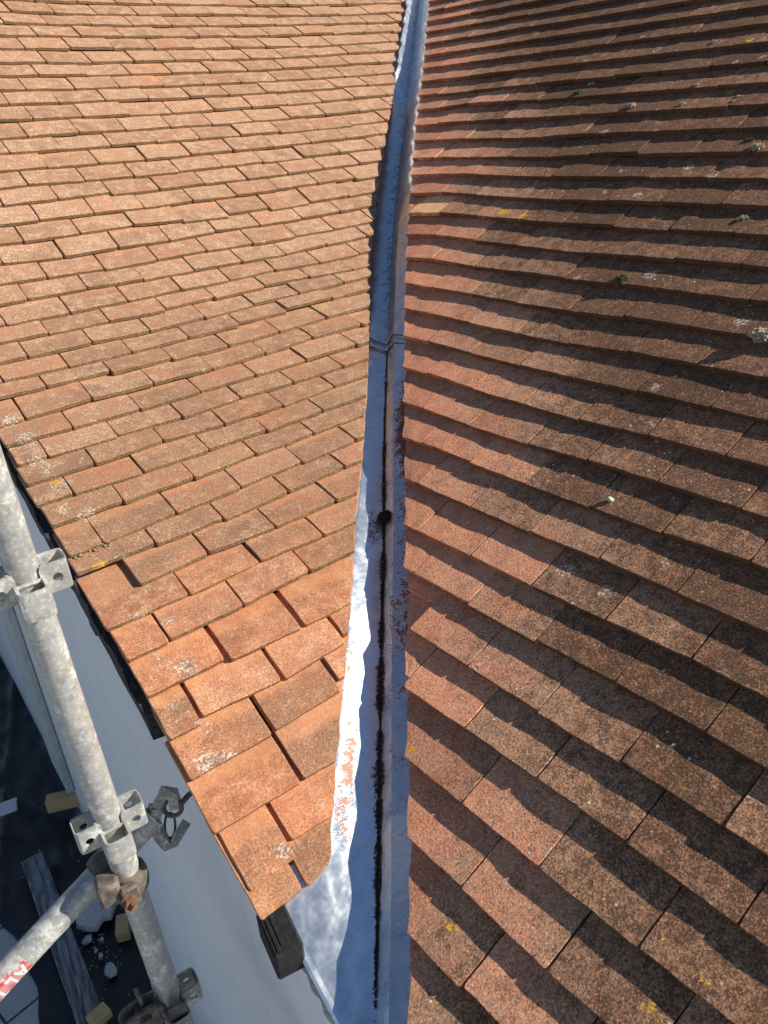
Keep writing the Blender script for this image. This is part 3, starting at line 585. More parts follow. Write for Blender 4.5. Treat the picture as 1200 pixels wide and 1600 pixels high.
M = {
    'clay': clay('sunlit_clay_tile', False), 'clay_dark': clay('crusted_clay_tile', True),
    'sheet': metal_sheet('aluminium_sheet', False), 'sheet_old': metal_sheet('dulled_metal_sheet', True),
    'galv': galv('galvanised_steel'), 'galv_dirty': galv('dirty_galvanised_steel', .6, (.36, .35, .33)), 'rust': rusty('rusted_steel'),
    'nut': plain('rusted_nut', (.16, .075, .035), (.28, .15, .08), 80, .8, .5, .3),
    'wall': plain('white_wall_paint', (.70, .72, .75), (.76, .78, .81), 7, .7, .06, 0, (.12, .12, .13)),
    'strip': plain('pale_board_paint', (.44, .47, .46), (.56, .58, .56), 16, .8, .3, 0, (.10, .10, .10)),
    'char': None, 'deck': plain('dark_roof_felt', (.018, .016, .015), (.03, .027, .025), 30, .95),
    'tarp': plain('black_polythene', (.010, .011, .014), (.020, .022, .026), 12, .40, .5),
    'rubble': plain('plaster_lump', (.52, .51, .48), (.68, .67, .63), 60, .9, .7),
    'crumb': plain('pale_crumb', (.38, .36, .33), (.58, .56, .52), 90, .9, .6),
    'new_wood': plain('fresh_sawn_wood', (.62, .38, .16), (.74, .50, .24), 40, .8, .4),
    'silt': plain('roof_silt', (.035, .021, .015), (.15, .082, .055), 260, 1.0, .6),
    'moss_dark': plain('dead_moss', (.012, .009, .006), (.04, .03, .018), 200, 1.0, .9),
    'moss': plain('dry_moss', (.20, .17, .11), (.50, .44, .33), 150, 1.0, .9),
    'mossg': plain('green_moss', (.035, .045, .012), (.10, .10, .04), 150, 1.0, .9),
    'mortar': plain('old_mortar', (.24, .15, .09), (.46, .31, .19), 130, 1.0, .9),
    'wire': plain('galvanised_wire', (.05, .05, .05), (.12, .11, .10), 90, .5, .2, .7),
    'board': plain('white_board', (.66, .67, .68), (.74, .75, .76), 9, .7, .1, 0, (.2, .2, .2)),
    'pebble': plain('pale_pebble', (.50, .45, .38), (.62, .57, .50), 90, .8, .4),
}
M['burnt'] = plain('burnt_timber', (.002, .002, .002), (.016, .016, .017), 90, .8, 1.0)
M['char'] = timber('blackened_timber', (.012, .012, .013), (.055, .055, .058), (0, 1, 0))
M['grey_wood'] = timber('weathered_grey_timber', (.10, .10, .105), (.33, .335, .345), (.10, 1, 0))

# ------------------------------------------------------------------ the two roof surfaces
OL = V(0.45520058, 0.86575148, -1.12860227 + H)
KN = [0, 4, 8, 13, 18, 24, 32, 41]
GK = [0.09459, 0.09175, 0.08262, 0.07667, 0.07774, 0.08136, 0.08687, 0.09083]
TH = [0.48027, 0.4837, 0.27997, 0.34863, 0.36348, 0.59547, 0.59878, 0.56473]
TW = (-0.09235, 0.0164, 0.00192, 0.03076)
_n = np.arange(-6, 60.01, .25)
_th = np.interp(_n, KN, TH)
_g = np.interp(_n[1:], KN, GK) * .25
_y = np.concatenate([[0], np.cumsum(np.cos((_th[1:] + _th[:-1]) / 2) * _g)])
_z = np.concatenate([[0], np.cumsum(np.sin((_th[1:] + _th[:-1]) / 2) * _g)])
_y -= _y[24]
_z -= _z[24]


def surf_l(u, n):
    u, n = np.broadcast_arrays(np.asarray(u, float), np.asarray(n, float))
    t = np.interp(n, _n, _th)
    uu, nn = u - .5, n / 20 - 1
    wd = TW[0] * uu * nn + TW[1] * uu * uu + TW[2] * uu * uu * nn + TW[3] * uu * nn * nn
    return np.stack([OL[0] + u, OL[1] + np.interp(n, _n, _y) - np.sin(t) * wd, OL[2] + np.interp(n, _n, _z) + np.cos(t) * wd], -1)


OR = V(0.3384562, 1.34984866, -1.22686115 + H)
GR = 0.1022633
UR = V(0.05144605, -0.99867578, 0)
VR = V(0.86430789, 0.04452419, 0.50098849)
NR = np.cross(UR, VR)
HV = [-7.02, 0.98, 2.12, 3.43, 4.95, 6.81, 9.25, 11.53, 14.74, 18.45, 22.06, 26.47, 31.37, 39.37]
HH = [0, 0, 0, 0, 0, 0, -.003, -.009, -.011, -.011, -.009, -.004, 0, 0]


def surf_r(u, n):
    u, n = np.broadcast_arrays(np.asarray(u, float), np.asarray(n, float))
    h = np.interp(n, HV, HH) * np.exp(-((u - (0.61082109 - 0.09786228 * n)) / .9) ** 2)
    return OR + UR * u[..., None] + VR * (n * GR)[..., None] + NR * h[..., None]


def normal(S, u, n):
    e = .02
    a = S(u + e, n) - S(u - e, n)
    b = S(u, np.asarray(n) + .5) - S(u, np.asarray(n) - .5)
    c = np.cross(a, b)
    return c / np.linalg.norm(c, axis=-1, keepdims=True)


def cut(tab):
    tab = np.array(tab)
    x, y = tab[:, 0], tab[:, 1]

    def f(n):
        n = np.asarray(n, float)
        v = np.interp(n, x, y)
        v = np.where(n < x[0], y[0] + (y[2] - y[0]) / (x[2] - x[0]) * (n - x[0]), v)
        return np.where(n > x[-1], y[-1] + (y[-1] - y[-2]) / (x[-1] - x[-2]) * (n - x[-1]), v)
    return f


cut_l, cut_r = cut(CUT_L), cut(CUT_R)
gauge_l = lambda n: np.interp(n, KN, GK)
VERGE = -.17
BS = np.array([0, .0009, .004, .010, .020, .033, .048, .064, .082, .102, .130, .175, .20])


def add_tile(mb, S, side, n0, d0, d1, u0, u1, thick, g, rnd, left_cut=None, right_cut=None, lift=0.0, roll=0.0, skew=0.0, tilt=0.0,
             camber=.0016, cols=10, length=.20, newly=0.0):
    bs = BS[BS <= length]
    nb = len(bs)
    w_ = u1 - u0
    seed = rng.uniform(0, 99)
    e = .0012 / max(w_, .02)
    As = np.concatenate([[0, e], np.linspace(0, 1, cols)[1:-1], [1 - e, 1]])
    na = len(As)
    B, A = np.meshgrid(bs, As, indexing='ij')
    tailn = n0 + d0 + (d1 - d0) * A
    if right_cut is not None or left_cut is not None:      # a cut tile starts where it is wide enough to exist
        tb = np.linspace(0, length - .02, 60)
        nn = n0 + (d0 + d1) / 2 + tb / g
        wid = np.minimum(u1, right_cut(nn)) - u0 if right_cut is not None else u1 - np.maximum(u0, left_cut(nn))
        ok = np.nonzero(wid > .010)[0]
        if len(ok) == 0:
            return
        if ok[0] > 0:
            B = tb[ok[0]] + B * (1 - tb[ok[0]] / length)
    n = tailn + B / g
    # ragged hand-made edges, rounded corners
    cornr = .0032 * np.exp(-B / .0025)
    lo = np.full_like(B, u0) + cornr + .0004 * np.sin(B * 90 + seed) + skew * B
    hi = np.full_like(B, u1) - cornr + .0004 * np.sin(B * 77 + seed * 3) + skew * B
    if right_cut is not None:
        hi = np.minimum(hi, right_cut(n) + .0025 * np.sin(n * 9 + seed))
    if left_cut is not None:
        lo = np.maximum(lo, left_cut(n) + .0025 * np.sin(n * 9 + seed))
    hi = np.maximum(hi, lo + .004)
    u = lo + (hi - lo) * A
    T = thick + .0018
    wav = .0005 * np.sin(A * 4.2 + seed) + .0003 * np.sin(A * 11 + seed * 2) + .0003 * np.sin(B * 60 + A * 7 + seed)
    jag = np.where(B < .0013, .0004 * np.sin(A * 17 + seed * 5) + .0004 * np.sin(A * 47 + seed), 0)
    n = n + jag / g
    wt = lift + roll * (A - .5) - B * (T / g) * (1 + tilt) + camber * np.sin(np.clip(B / .17, 0, 1) * math.pi) + wav
    edge = np.where((A < e * .5) | (A > 1 - e * .5), -.0008, 0.0) + np.where(B < .0006, -.0008, 0.0)
    P0 = S(u, n)
    N = normal(S, u, n)
    top = P0 + N * (wt + edge)[..., None]
    bot = P0 + N * (wt - thick)[..., None]
    vs = list(top.reshape(-1, 3))
    av = list(B.ravel())
    tf = [0.0] * (na * nb)
    fs = []
    for i in range(nb - 1):
        for j in range(na - 1):
            a = i * na + j
            fs.append((a, a + 1, a + na + 1, a + na))
    # skirt: left side (tail to head reversed), tail, right side
    ring = [(i, 0) for i in range(nb - 1, -1, -1)] + [(0, j) for j in range(1, na)] + [(i, na - 1) for i in range(1, nb)]
    o = len(vs)
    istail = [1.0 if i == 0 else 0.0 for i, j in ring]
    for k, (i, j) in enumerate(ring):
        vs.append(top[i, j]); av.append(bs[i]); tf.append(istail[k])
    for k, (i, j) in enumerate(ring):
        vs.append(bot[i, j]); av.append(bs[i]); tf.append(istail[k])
    m = len(ring)
    for k in range(m - 1):
        fs.append((o + k + 1, o + k, o + m + k, o + m + k + 1))
    if side == 'R':
        pass
    na_ = len(vs)
    mb.add(vs, fs, rnd=[rnd] * na_, av=av, tailface=tf, newly=[newly] * na_)


def fields(mb, spots, yellow, agefn):
    """per-vertex age and lichen patches (position, radius)"""
    P = np.array(mb.v)
    lich = np.zeros(len(P))
    yel = np.zeros(len(P))
    for c, r in spots:
        d = np.linalg.norm(P - c, axis=1)
        lich = np.maximum(lich, np.clip(1 - d / r, -1, 1))
    for c, r in yellow:
        d = np.linalg.norm(P - c, axis=1)
        yel = np.maximum(yel, np.clip(1 - d / r, -1, 1))
    mb.attr['lichen'] = list(np.maximum(lich, 0))
    mb.attr['yellow'] = list(np.maximum(yel, 0))
    mb.attr['age'] = list(np.clip(agefn(P), 0, 1.3))


def jit():
    return dict(lift=rng.normal(0, .0011), roll=rng.normal(0, .0016), skew=rng.normal(0, .008), tilt=rng.normal(0, .05),
                camber=rng.uniform(.0002, .0016))


def deck(S, ulo, uhi, n0, n1, depth, thick, uneven=18):
    mb = MB()
    ns = np.arange(n0, n1 + .01, 1.0)
    k = uneven
    vs = []
    for d in (depth, depth + thick):
        for n in ns:
            us = np.linspace(float(ulo(n)), float(uhi(n)), k)
            vs += list(S(us, n) - normal(S, us, np.full(k, n)) * d)
    m = len(ns) * k
    fs = []
    for i in range(len(ns) - 1):
        for j in range(k - 1):
            a = i * k + j
            fs.append((a, a + 1, a + k + 1, a + k))
            fs.append((m + a, m + a + k, m + a + k + 1, m + a + 1))
    rim = [j for j in range(k)] + [i * k + k - 1 for i in range(1, len(ns))] + [(len(ns) - 1) * k + j for j in range(k - 2, -1, -1)] + [i * k for i in range(len(ns) - 2, 0, -1)]
    for a, b in zip(rim, rim[1:] + rim[:1]):
        fs.append((a, m + a, m + b, b))
    mb.add(vs, fs)
    return mb


# ------------------------------------------------------------------ sunlit roof
roof_l = thing('tiled_roof', tuple(OL), 'sunlit orange clay tiled roof on the left of the metal valley, ending at a verge above the white wall', 'roof')
mb = MB()
TKL = .0118
rows = dict(ROWS_L)
rows[0] = [[-.085, .22]]
for n in range(0, 48):
    row = rows[n]
    g = float(gauge_l(n)) * .995
    us = [VERGE] + [r[0] for r in row]
    ds = [row[0][1] if n else .14] + [r[1] for r in row]
    end = float(cut_l(n + 2.2)) + .05
    us.append(max(end, us[-1] + .05)); ds.append(row[-1][1] if n else .34)
    for i in range(len(us) - 1):
        u0, u1 = us[i], us[i + 1]
        if i and u0 > float(cut_l(n + 1.2)) - .002:
            continue
        if n == 8 and i == 0:
            continue                                  # the verge half tile of this course is missing
        gap = abs(rng.normal(0, .0011)) + .0011
        kw = jit()
        st = rng.choice([0, 0, 0, 0, 0, 1]) * rng.normal(0, .07) + rng.normal(0, .02)
        d0, d1 = ds[i] + st, ds[i + 1] + st
        if abs(d1 - d0) > .16:
            d0 = d1 = (d0 + d1) / 2
        a = u0 + (gap if i else rng.uniform(-.006, .006))
        if n <= 5 and i:
            a += .005
        if n in (8,) and i == 1:
            a += .004
        if n == 1 and i == 0:
            d0, d1 = -.33, -.26                       # slipped down
        rnd = rng.uniform(0, .955)
        if rng.uniform() < .03:
            rnd = rng.uniform(.965, 1)
        if n == 20 and i == 2:
            rnd = .985
        add_tile(mb, surf_l, 'L', n, d0, d1, a, u1 - gap, TKL, g, rnd, right_cut=cut_l, newly=.0, length=.20, **kw)
rng2 = np.random.RandomState(3)
spots = [(surf_l(u, n + .45), r) for u, n, r in (
    (-.13, 15.6, .045), (-.12, 14.6, .05), (-.125, 13.5, .05), (-.115, 13.0, .045), (-.10, 12.2, .05), (-.13, 11.2, .04), (-.09, 10.6, .05), (-.03, 10.3, .025),
    (-.07, 8.6, .035), (-.11, 6.6, .035), (-.06, 6.2, .03), (-.12, 5.4, .035), (-.08, 4.8, .05), (-.13, 4.2, .03), (-.10, 3.4, .04), (-.13, 2.7, .05), (-.09, 2.6, .03),
    (-.085, .52, .032), (-.066, .47, .026), (-.10, .66, .022), (-.052, .93, .018),
    (.5, 38.6, .03), (.62, 38.2, .045), (.45, 35.2, .03), (.56, 27.3, .02), (.63, 30.2, .035), (.3, 22.3, .02))]
spots += [(surf_l(rng2.uniform(-.1, .9), rng2.uniform(8, 30)), rng2.uniform(.012, .025)) for _ in range(26)]
yellow = [(surf_l(u, n + .4), r) for u, n, r in ((-.11, 12.4, .035), (-.12, 8.7, .032), (-.08, 2.5, .022), (-.13, 2.2, .02), (.4, 20.6, .02), (.06, 17.2, .02), (.2, 41.2, .05), (.68, 18.3, .018),
                                                (.62, 40.3, .03), (.32, 21.2, .02), (.03, 9.4, .012), (.5, 38.3, .02), (.1, 15.2, .02))]


def age_l(P):
    up = np.clip((P[:, 1] - 1.0) / 1.6, 0, 1)
    away = np.clip((P[:, 1] * .80 + .45 - P[:, 0]) / .55, 0, 1)
    return (.12 + .75 * up) * (.15 + .85 * away)


fields(mb, spots, yellow, age_l)
mb.build('roof_tiles', M['clay'], roof_l, auto=24)
deck(surf_l, lambda n: VERGE + .02, lambda n: cut_l(n) - .06, .9, 48, .040, .016).build('roof_deck', M['deck'], roof_l)

# charred barge board below the verge, broken off above the lower corner
mb = MB()
ns = np.linspace(4.9, 40, 90)
pr = []
for i, n in enumerate(ns):
    b = surf_l(VERGE, n)
    rag = .006 * math.sin(n * 3.1) + .004 * math.sin(n * 7.7)
    drop = .020 if n < 11.5 else .016
    pr.append([b + V(-.012 + rag * .5, 0, -.030), b + V(.016, 0, -.030), b + V(.016, 0, -.030 - drop - .040 - rag), b + V(-.010, 0, -.030 - drop - .036 - rag)])
vs = [p for q in pr for p in q]
fs = []
for i in range(len(pr) - 1):
    for k in range(4):
        a, b = i * 4 + k, i * 4 + (k + 1) % 4
        fs.append((b, a, a + 4, b + 4))
fs += [(0, 1, 2, 3), tuple((len(pr) - 1) * 4 + k for k in (3, 2, 1, 0))]
mb.add(vs, fs)
mb.build('barge_board', M['char'], roof_l)
for nm, c, hf in (('batten_end', (.297, 1.575, -.930 + H), (.020, .020, .030)), ('batten_end', (.300, 1.118, -1.115 + H), (.012, .030, .010)), ('batten_end', (.300, 1.045, -1.150 + H), (.012, .034, .010))):
    mb = MB()
    box(mb, c, (V(1, 0, 0), unit((0, .9, .35)), unit((0, -.35, .9))), hf, .003)
    mb.build(nm, M['char'], roof_l)
# undercloak strip showing below the missing tile and old mortar at the corner
mb = MB()
for k in range(110):
    u = rng.uniform(-.16, -.06)
    p = surf_l(u, 9.93 + .12 * rng.normal()) + V(0, 0, -.006)
    rock(mb, p, (rng.uniform(.0015, .0045),) * 3, 200 + k, .8, 1)
mb.build('mortar_crumbs', M['mortar'], roof_l)
mb2 = MB()
ry_ = unit(V(-.14, -1, -.10))
rx_ = unit(np.cross(ry_, V(0, 0, 1)))
rz_ = np.cross(rx_, ry_)
rx_ = unit(rx_ * (1 if rx_[0] > 0 else -1))
box(mb2, V(.304, .892, -1.230 + H), (rx_, rz_, ry_), (.025, .033, .045), .004)
for k in range(5):                                    # splinters standing up along the grain
    box(mb2, V(.290 + .009 * k, .892 + .004 * math.sin(k * 2), -1.1975 + H - .001 * k), (rx_, rz_, ry_), (.0032, .0026 + .001 * (k % 2), .040 - .003 * (k % 3)), .001)
mb2.build('rafter_end', M['burnt'], roof_l, auto=25)

# ------------------------------------------------------------------ shaded roof
roof_r = thing('tiled_roof', tuple(OR), 'shaded brown clay tiled roof on the right of the metal valley, crusted with dark lichen', 'roof')
mb = MB()
TKR = .0142
for n in range(-6, 45):
    row = ROWS_R[n]
    uc = float(cut_r(n + .2))
    row = [list(r) for r in row]
    while row[-1][0] < max(2.9 - .056 * (n - 3), 1.5):     # carry the course on past the frame
        row.append([row[-1][0] + .1744, 0.0])
    us = [r[0] for r in row]
    ds = [r[1] for r in row]
    first = float(cut_r(n + 2.2)) - .06
    if us[0] > uc + .006:
        us = [first] + us
        ds = [ds[0]] + ds
    else:
        us[0] = first
    if n == 5:
        us[0] = .2185
    g = GR * .995
    for i in range(len(us) - 1):
        gap = abs(rng.normal(0, .0006)) + .0005
        kw = jit()
        for q_ in ('lift', 'roll', 'skew', 'tilt'):
            kw[q_] *= .5
        st = rng.choice([0, 0, 0, 0, 0, 0, 1]) * rng.normal(0, .04) + rng.normal(0, .006)
        rnd = rng.uniform(0, .96)
        if (n, i) in ((22, 4), (17, 1)):
            rnd = .985
        extra = {}
        if n == 5 and i == 0:
            kw['lift'], kw['roll'] = .004, .003
        dm = (ds[i] + ds[i + 1]) / 2
        add_tile(mb, surf_r, 'R', n, dm + (ds[i] - dm) * .6 + st, dm + (ds[i + 1] - dm) * .6 + st, us[i] + gap, us[i + 1] - gap, TKR, g, rnd, left_cut=cut_r, length=.20, **kw)
    if n == 5:
        add_tile(mb, surf_r, 'R', n + .72, 0, .02, float(cut_r(6)) - .02, .262, TKR, g, .3, left_cut=cut_r, lift=-.016)
rng2 = np.random.RandomState(8)
spots = [(surf_r(u, n), r) for u, n, r in ((-.002, 10.63, .022), (.49, 9.6, .02), (.60, 8.5, .03), (.43, 7.6, .045), (.53, 7.5, .035), (.10, 15.5, .04), (.17, 14.9, .03), (.40, 14.4, .04),
                                           (.12, 13.5, .03), (.05, 14.9, .03), (-.35, 18.8, .03), (-.25, 19.3, .03), (-.05, 19.5, .04), (-.13, 18.3, .03), (.38, 11.3, .03), (.33, 12.2, .03), (.47, 12.7, .03))]
spots += [(surf_r(rng2.uniform(-.9, .6), rng2.uniform(13, 33)), rng2.uniform(.012, .032)) for _ in range(60)]
yellow = [(surf_r(u, n), r) for u, n, r in ((-.56, 17.4, .05), (-.47, 17.25, .03), (-.02, 17.5, .035), (.62, .55, .03), (.67, 1.5, .03), (.41, 3.2, .025), (.965, 2.5, .03), (1.0, 3.2, .02), (.94, 3.3, .02), (-.2, 25.2, .03), (.8, 3.5, .02))]


def age_r(P):
    q = P - OR
    u = q @ UR
    n = (q @ VR) / GR
    far = np.clip((u - (0.66 - 0.0979 * n) - .10 * np.clip(n / 8, 0, 1)) / np.interp(n, [0, 6, 14], [.40, .55, .75]), 0, 1.15)
    up = np.clip((n + 2) / 16, .30, 1)
    return np.clip(.13 + .30 * np.clip(1 - n / 7, 0, 1) * np.clip((u - (0.66 - 0.0979 * n)) / .2, 0, 1) + far * (.36 + .75 * up), 0, 1.2)


fields(mb, spots, yellow, age_r)
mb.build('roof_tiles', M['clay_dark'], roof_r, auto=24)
deck(surf_r, lambda n: cut_r(n) + .07, lambda n: max(2.95 - .056 * (n - 3), 1.5), -6, 45, .046, .012).build('roof_deck', M['deck'], roof_r)

# ------------------------------------------------------------------ valley gutter
valley = thing('valley_gutter', (.36, .72, -1.29 + H), 'folded bright metal valley sheet running between the two tiled roofs, dirty along its fold', 'valley gutter')
LV = np.array(LEVELS)[::-1]      # rising pixel rows -> rising level value


def lev(y, j):
    lo, hi = LV[0], LV[1]
    if y < LV[0, 0]:
        return lo[j] + (hi[j] - lo[j]) / (hi[0] - lo[0]) * (y - lo[0])
    return float(np.interp(y, LV[:, 0], LV[:, j]))


def nl(u, n):
    return normal(surf_l, np.array(u), np.array(n))


def nr(u, n):
    return normal(surf_r, np.array(u), np.array(n))


def section(y, upper):
    ln, lu, cu, cn, rcu, rcn, rn, ru = [lev(y - 30, j) for j in range(1, 9)]
    y = y - 30
    C = (surf_l(cu, cn) + surf_r(rcu, rcn)) / 2
    dl = float(np.interp(y, [850, 1000, 1180, 1380], [.058, .046, .030, .020])) if not upper else .054
    dc = float(np.interp(y, [900, 1150, 1400], [.074, .060, .046]))
    Lp = surf_l(lu, ln) - nl(lu, ln) * dl
    Lu = surf_l(lu - .05, ln) - nl(lu, ln) * (dl + .002)
    if not upper and y > 1180:
        k = min(1, (y - 1180) / 100)
        uu = lu - .05 + (-.130 - lu + .05) * k
        nn_ = ln + (cn - ln) * k
        Lu = surf_l(uu, nn_) - nl(uu, nn_) * (dl + .002 - .006 * k)
        mid = uu + (cu - uu) * .45
        q = surf_l(mid, nn_) - nl(mid, nn_) * (dl - .006)
        Lp = Lp + (q - Lp) * k
    Rp = surf_r(ru, rn) - nr(ru, rn) * .046
    Ru = surf_r(ru + .06, rn) - nr(ru, rn) * .048
    Cc = C + V(0, 0, -dc if not upper else -.068)
    D = Cc + (Rp - Cc) * .34
    D[2] = Cc[2] + (Rp[2] - Cc[2]) * (.34 + .50) if Rp[2] > Cc[2] else D[2] + .012
    if upper:
        k = np.clip((340 - y) / 60, 0, 1)
        kl = np.clip((150 - y) / 40, 0, 1)
        sc = .007 * math.sin(rn * 2 * math.pi) + .004 * math.sin(rn * 14.1)
        Rp2 = surf_r(ru + sc, rn) + nr(ru, rn) * .006
        Rp = Rp + (Rp2 - Rp) * k
        Ru = Rp + (Ru - Rp) * (1 - k) + (surf_r(ru + .006, rn) - surf_r(ru, rn)) * k - V(0, 0, .003) * k
        sl = .006 * math.sin(ln * 2 * math.pi) + .004 * math.sin(ln * 13)
        Lp2 = surf_l(lu + sl, ln) + nl(lu, ln) * .006
        Lp = Lp + (Lp2 - Lp) * kl
        Lu = Lp + (Lu - Lp) * (1 - kl) + (surf_l(lu - .006, ln) - surf_l(lu, ln)) * kl - V(0, 0, .003) * kl
        up = V(0, 0, .005)
        return [Lu + up, Lp + up, Cc + up, D + up, Rp + up, Ru + up]
    return [Lu, Lp, Cc, D, Rp, Ru]


def bump1(x, c, w_):
    return math.exp(-((x - c) / w_) ** 2)


def sheet(ys, upper, mat, name):
    mb = MB()
    sub = (3, 14, 6, 10, 3)
    rows_, st, du = [], [], []
    for y in ys:
        S_ = section(y, upper)
        r, s, d = [], [], []
        for k in range(5):
            for t in np.linspace(0, 1, sub[k], endpoint=(k == 4)):
                p = S_[k] + (S_[k + 1] - S_[k]) * t
                den = .0018 * noise.noise(Vector(p * 9)) + (.0006 + .0012 * (y > 1180) * (k == 1)) * noise.noise(Vector(p * 34 + 7)) + (.0012 * noise.noise(Vector(p * 24 + 3)) if upper else 0)
                r.append(p + V(0, 0, den if 0 < k < 4 else den * .4))
                a = 0
                if k in (3, 4) or (k == 2 and t > .7):
                    x = t if k == 3 else (1.0 if k == 4 else 0)
                    a = 1.25 * bump1(y, 690, 70) * (.25 + .75 * x) + .80 * bump1(y, 850, 85) * (.4 + .5 * x) + .38 * bump1(y, 960, 50) + .52 * bump1(y, 1020, 40) * .7 + .42 * bump1(y, 1100, 30) + .46 * bump1(y, 1190, 30) * (1 - .6 * x) + .24 * bump1(y, 300, 300)
                    a += .35 * bump1(y, 640, 40) * x
                elif k == 1:
                    a = .62 * bump1(y, 820, 40) * bump1(t, .62, .3) + .35 * bump1(y, 1210, 40) * bump1(t, .55, .2) + .25 * bump1(y, 430, 90) * bump1(t, .2, .3) + .3 * bump1(t, 1, .13)
                elif k == 2:
                    a = .35 * (1 - t)
                if upper:
                    a = max(a, .20 + .25 * bump1(t if k == 1 else 9, 1, .25))
                s.append(a)
                dd = 0
                if k == 1:
                    dd = .72 * bump1(y, 1215, 85) * bump1(t, .28, .24) + .45 * bump1(y, 1060, 70) * bump1(t, .1, .2) + .30 * bump1(y, 1290, 50) * bump1(t, .45, .12)
                d.append(dd)
        rows_.append(r); st += s; du += d
    m = len(rows_[0])
    vs = [p for r in rows_ for p in r]
    fs = []
    for i in range(len(rows_) - 1):
        for j in range(m - 1):
            a = i * m + j
            fs.append((a, a + 1, a + m + 1, a + m))
    # underside, so that the sheet has a thickness
    o = len(vs)
    vs2 = [p - V(0, 0, .0016) for p in vs]
    fs2 = [tuple(i + o for i in f[::-1]) for f in fs]
    n_ = len(rows_)
    rim = list(range(m)) + [i * m + m - 1 for i in range(1, n_)] + [(n_ - 1) * m + j for j in range(m - 2, -1, -1)] + [i * m for i in range(n_ - 2, 0, -1)]
    fr = [(a, o + a, o + b, b) for a, b in zip(rim, rim[1:] + rim[:1])]
    mb.add(vs + vs2, fs + fs2 + fr, stain=st + st, dust=du + du)
    return mb.build(name, mat, valley, auto=28), rows_


ysl = list(np.arange(1672, 520, -8.0))
_, low_rows = sheet(ysl, False, M['sheet'], 'lower_sheet')
sheet(list(np.arange(548, -110, -6.0)), True, M['sheet_old'], 'upper_sheet')
# dressed-down front edge over the wall head, with a rolled lip
edge = [r[0] for r, y in zip(low_rows, ysl) if y >= 1316][::-1]
mb = MB()
vs = []
for i, p in enumerate(edge):
    wv = .003 * math.sin(i * .9)
    for dx, dz in ((0.002, .001), (-.006, .0005), (-.0105, -.004), (-.010 + wv * .4, -.022), (-.008 + wv, -.048), (-.005 + wv, -.060), (.004, -.062)):
        vs.append(p + V(dx, 0, dz))
fs = []
for i in range(len(edge) - 1):
    for k in range(6):
        a = i * 7 + k
        fs.append((a, a + 1, a + 8, a + 7))
mb.add(vs, fs, stain=[.1 if k % 7 < 3 else .50 for k in range(len(vs))])  # lower rows browned: the fold's dark copper reflection put into its colour
mb.build('front_fold', M['sheet_old'], valley, auto=35)
# wall plate behind the fold
mb = MB()
a, b = edge[0] + V(.012, -.0, -.06), edge[-1] + V(.012, 0, -.06)
box(mb, (a + b) / 2 + V(-.004, 0, -.006), (V(1, 0, 0), unit(np.cross(V(1, 0, 0), b - a)), unit(b - a)), (.008, .026, np.linalg.norm(b - a) / 2 + .02), .003)
mb.build('wall_plate', M['char'], roof_l)

# crumbs of roof silt lying in the fold
mb = MB()
tet = [(1, 1, 1), (1, -1, -1), (-1, 1, -1), (-1, -1, 1)]
for k in range(8600):
    y = rng.uniform(440, 1580)
    if y > 1480 and rng.uniform() < (y - 1480) / 110 or noise.noise(Vector((y * .035, 3, 1))) > .35 and rng.uniform() < .6:
        continue
    wd = np.interp(y, [440, 560, 700, 800, 1000, 1050, 1120, 1230, 1350, 1480, 1572], [.0022, .003, .0045, .006, .008, .0075, .0095, .010, .0065, .004, .003])
    wd *= 1 + .35 * math.sin(y * .11) + .2 * math.sin(y * .037) + .9 * noise.noise(Vector((y * .021, 5, 2)))
    S_ = section(y, False)
    t = float(np.clip(rng.normal(0, .42), -1.15, 1.15))
    side = S_[3] - S_[2] if t > 0 else S_[1] - S_[2]
    L = np.linalg.norm(side)
    hgt = max(0, 1 - abs(t)) * wd * .35 * rng.uniform()
    if y < 545 and rng.uniform() < .5:
        hgt += .0
    p = S_[2] + side / L * abs(t) * wd + V(0, 0, .002 + hgt + (.005 if y < 548 else 0))
    s = rng.uniform(.0005, .0015) * (1.6 if rng.uniform() < .05 else 1)
    q = [p + V(*c) * s * rng.uniform(.6, 1.3, 3) for c in tet]
    mb.add(q, [(0, 1, 2), (0, 3, 1), (0, 2, 3), (1, 3, 2)])
o = mb.build('silt', M['silt'], None, loc=(.9, 1.4, -.87 + H))
tag(o, 'dark brown silt and grit lying along the fold of the metal valley', 'silt', None, 'stuff')

# dead moss clump in the valley
def clump(mb, c, r, seed, flat=.6, n=160, up=V(0, 0, 1)):
    rr = np.random.RandomState(seed)
    rock(mb, c, (r * .82,) * 3, seed, flat, 3, 1.2)
    for k in range(n):
        d = unit(rr.normal(size=3) + up * .4)
        d[2] = abs(d[2]) * .9 - .1
        p = np.asarray(c) + d * V(1, 1, flat) * r * rr.uniform(.70, 1.08)
        rock(mb, p, tuple(r * rr.uniform(.10, .24, 3)), seed * 997 + k, 1, 1, 1.0)


S_ = section(805, False)
mb = MB()
clump(mb, S_[2] + V(.005, -.006, .012), .021, 5, .8, 120)
tag(mb.build('moss_clump', M['moss_dark'], None, loc=S_[2]), 'round black clump of dead moss sitting on the silt in the metal valley', 'moss')

# bent wire across the valley
Sx = section(541, True)
wire = smooth_path([Sx[1] + V(-.012, -.002, .014), Sx[1] + V(.006, 0, .006), (Sx[1] + Sx[2]) / 2 + V(0, 0, .004), Sx[2] + V(0, -.004, .006), Sx[3] + V(0, .004, .005), Sx[4] + V(-.004, .012, .006), Sx[4] + V(.010, .006, .014)], 8)
mb = MB()
tube(mb, wire, .0019, 8)
tube(mb, [wire[0], wire[0] + V(-.004, 0, -.012)], .0019, 8)
tag(mb.build('bent_wire', M['wire'], None, loc=Sx[2], smooth=True), 'thin dark bent wire lying across the middle of the metal valley', 'wire')

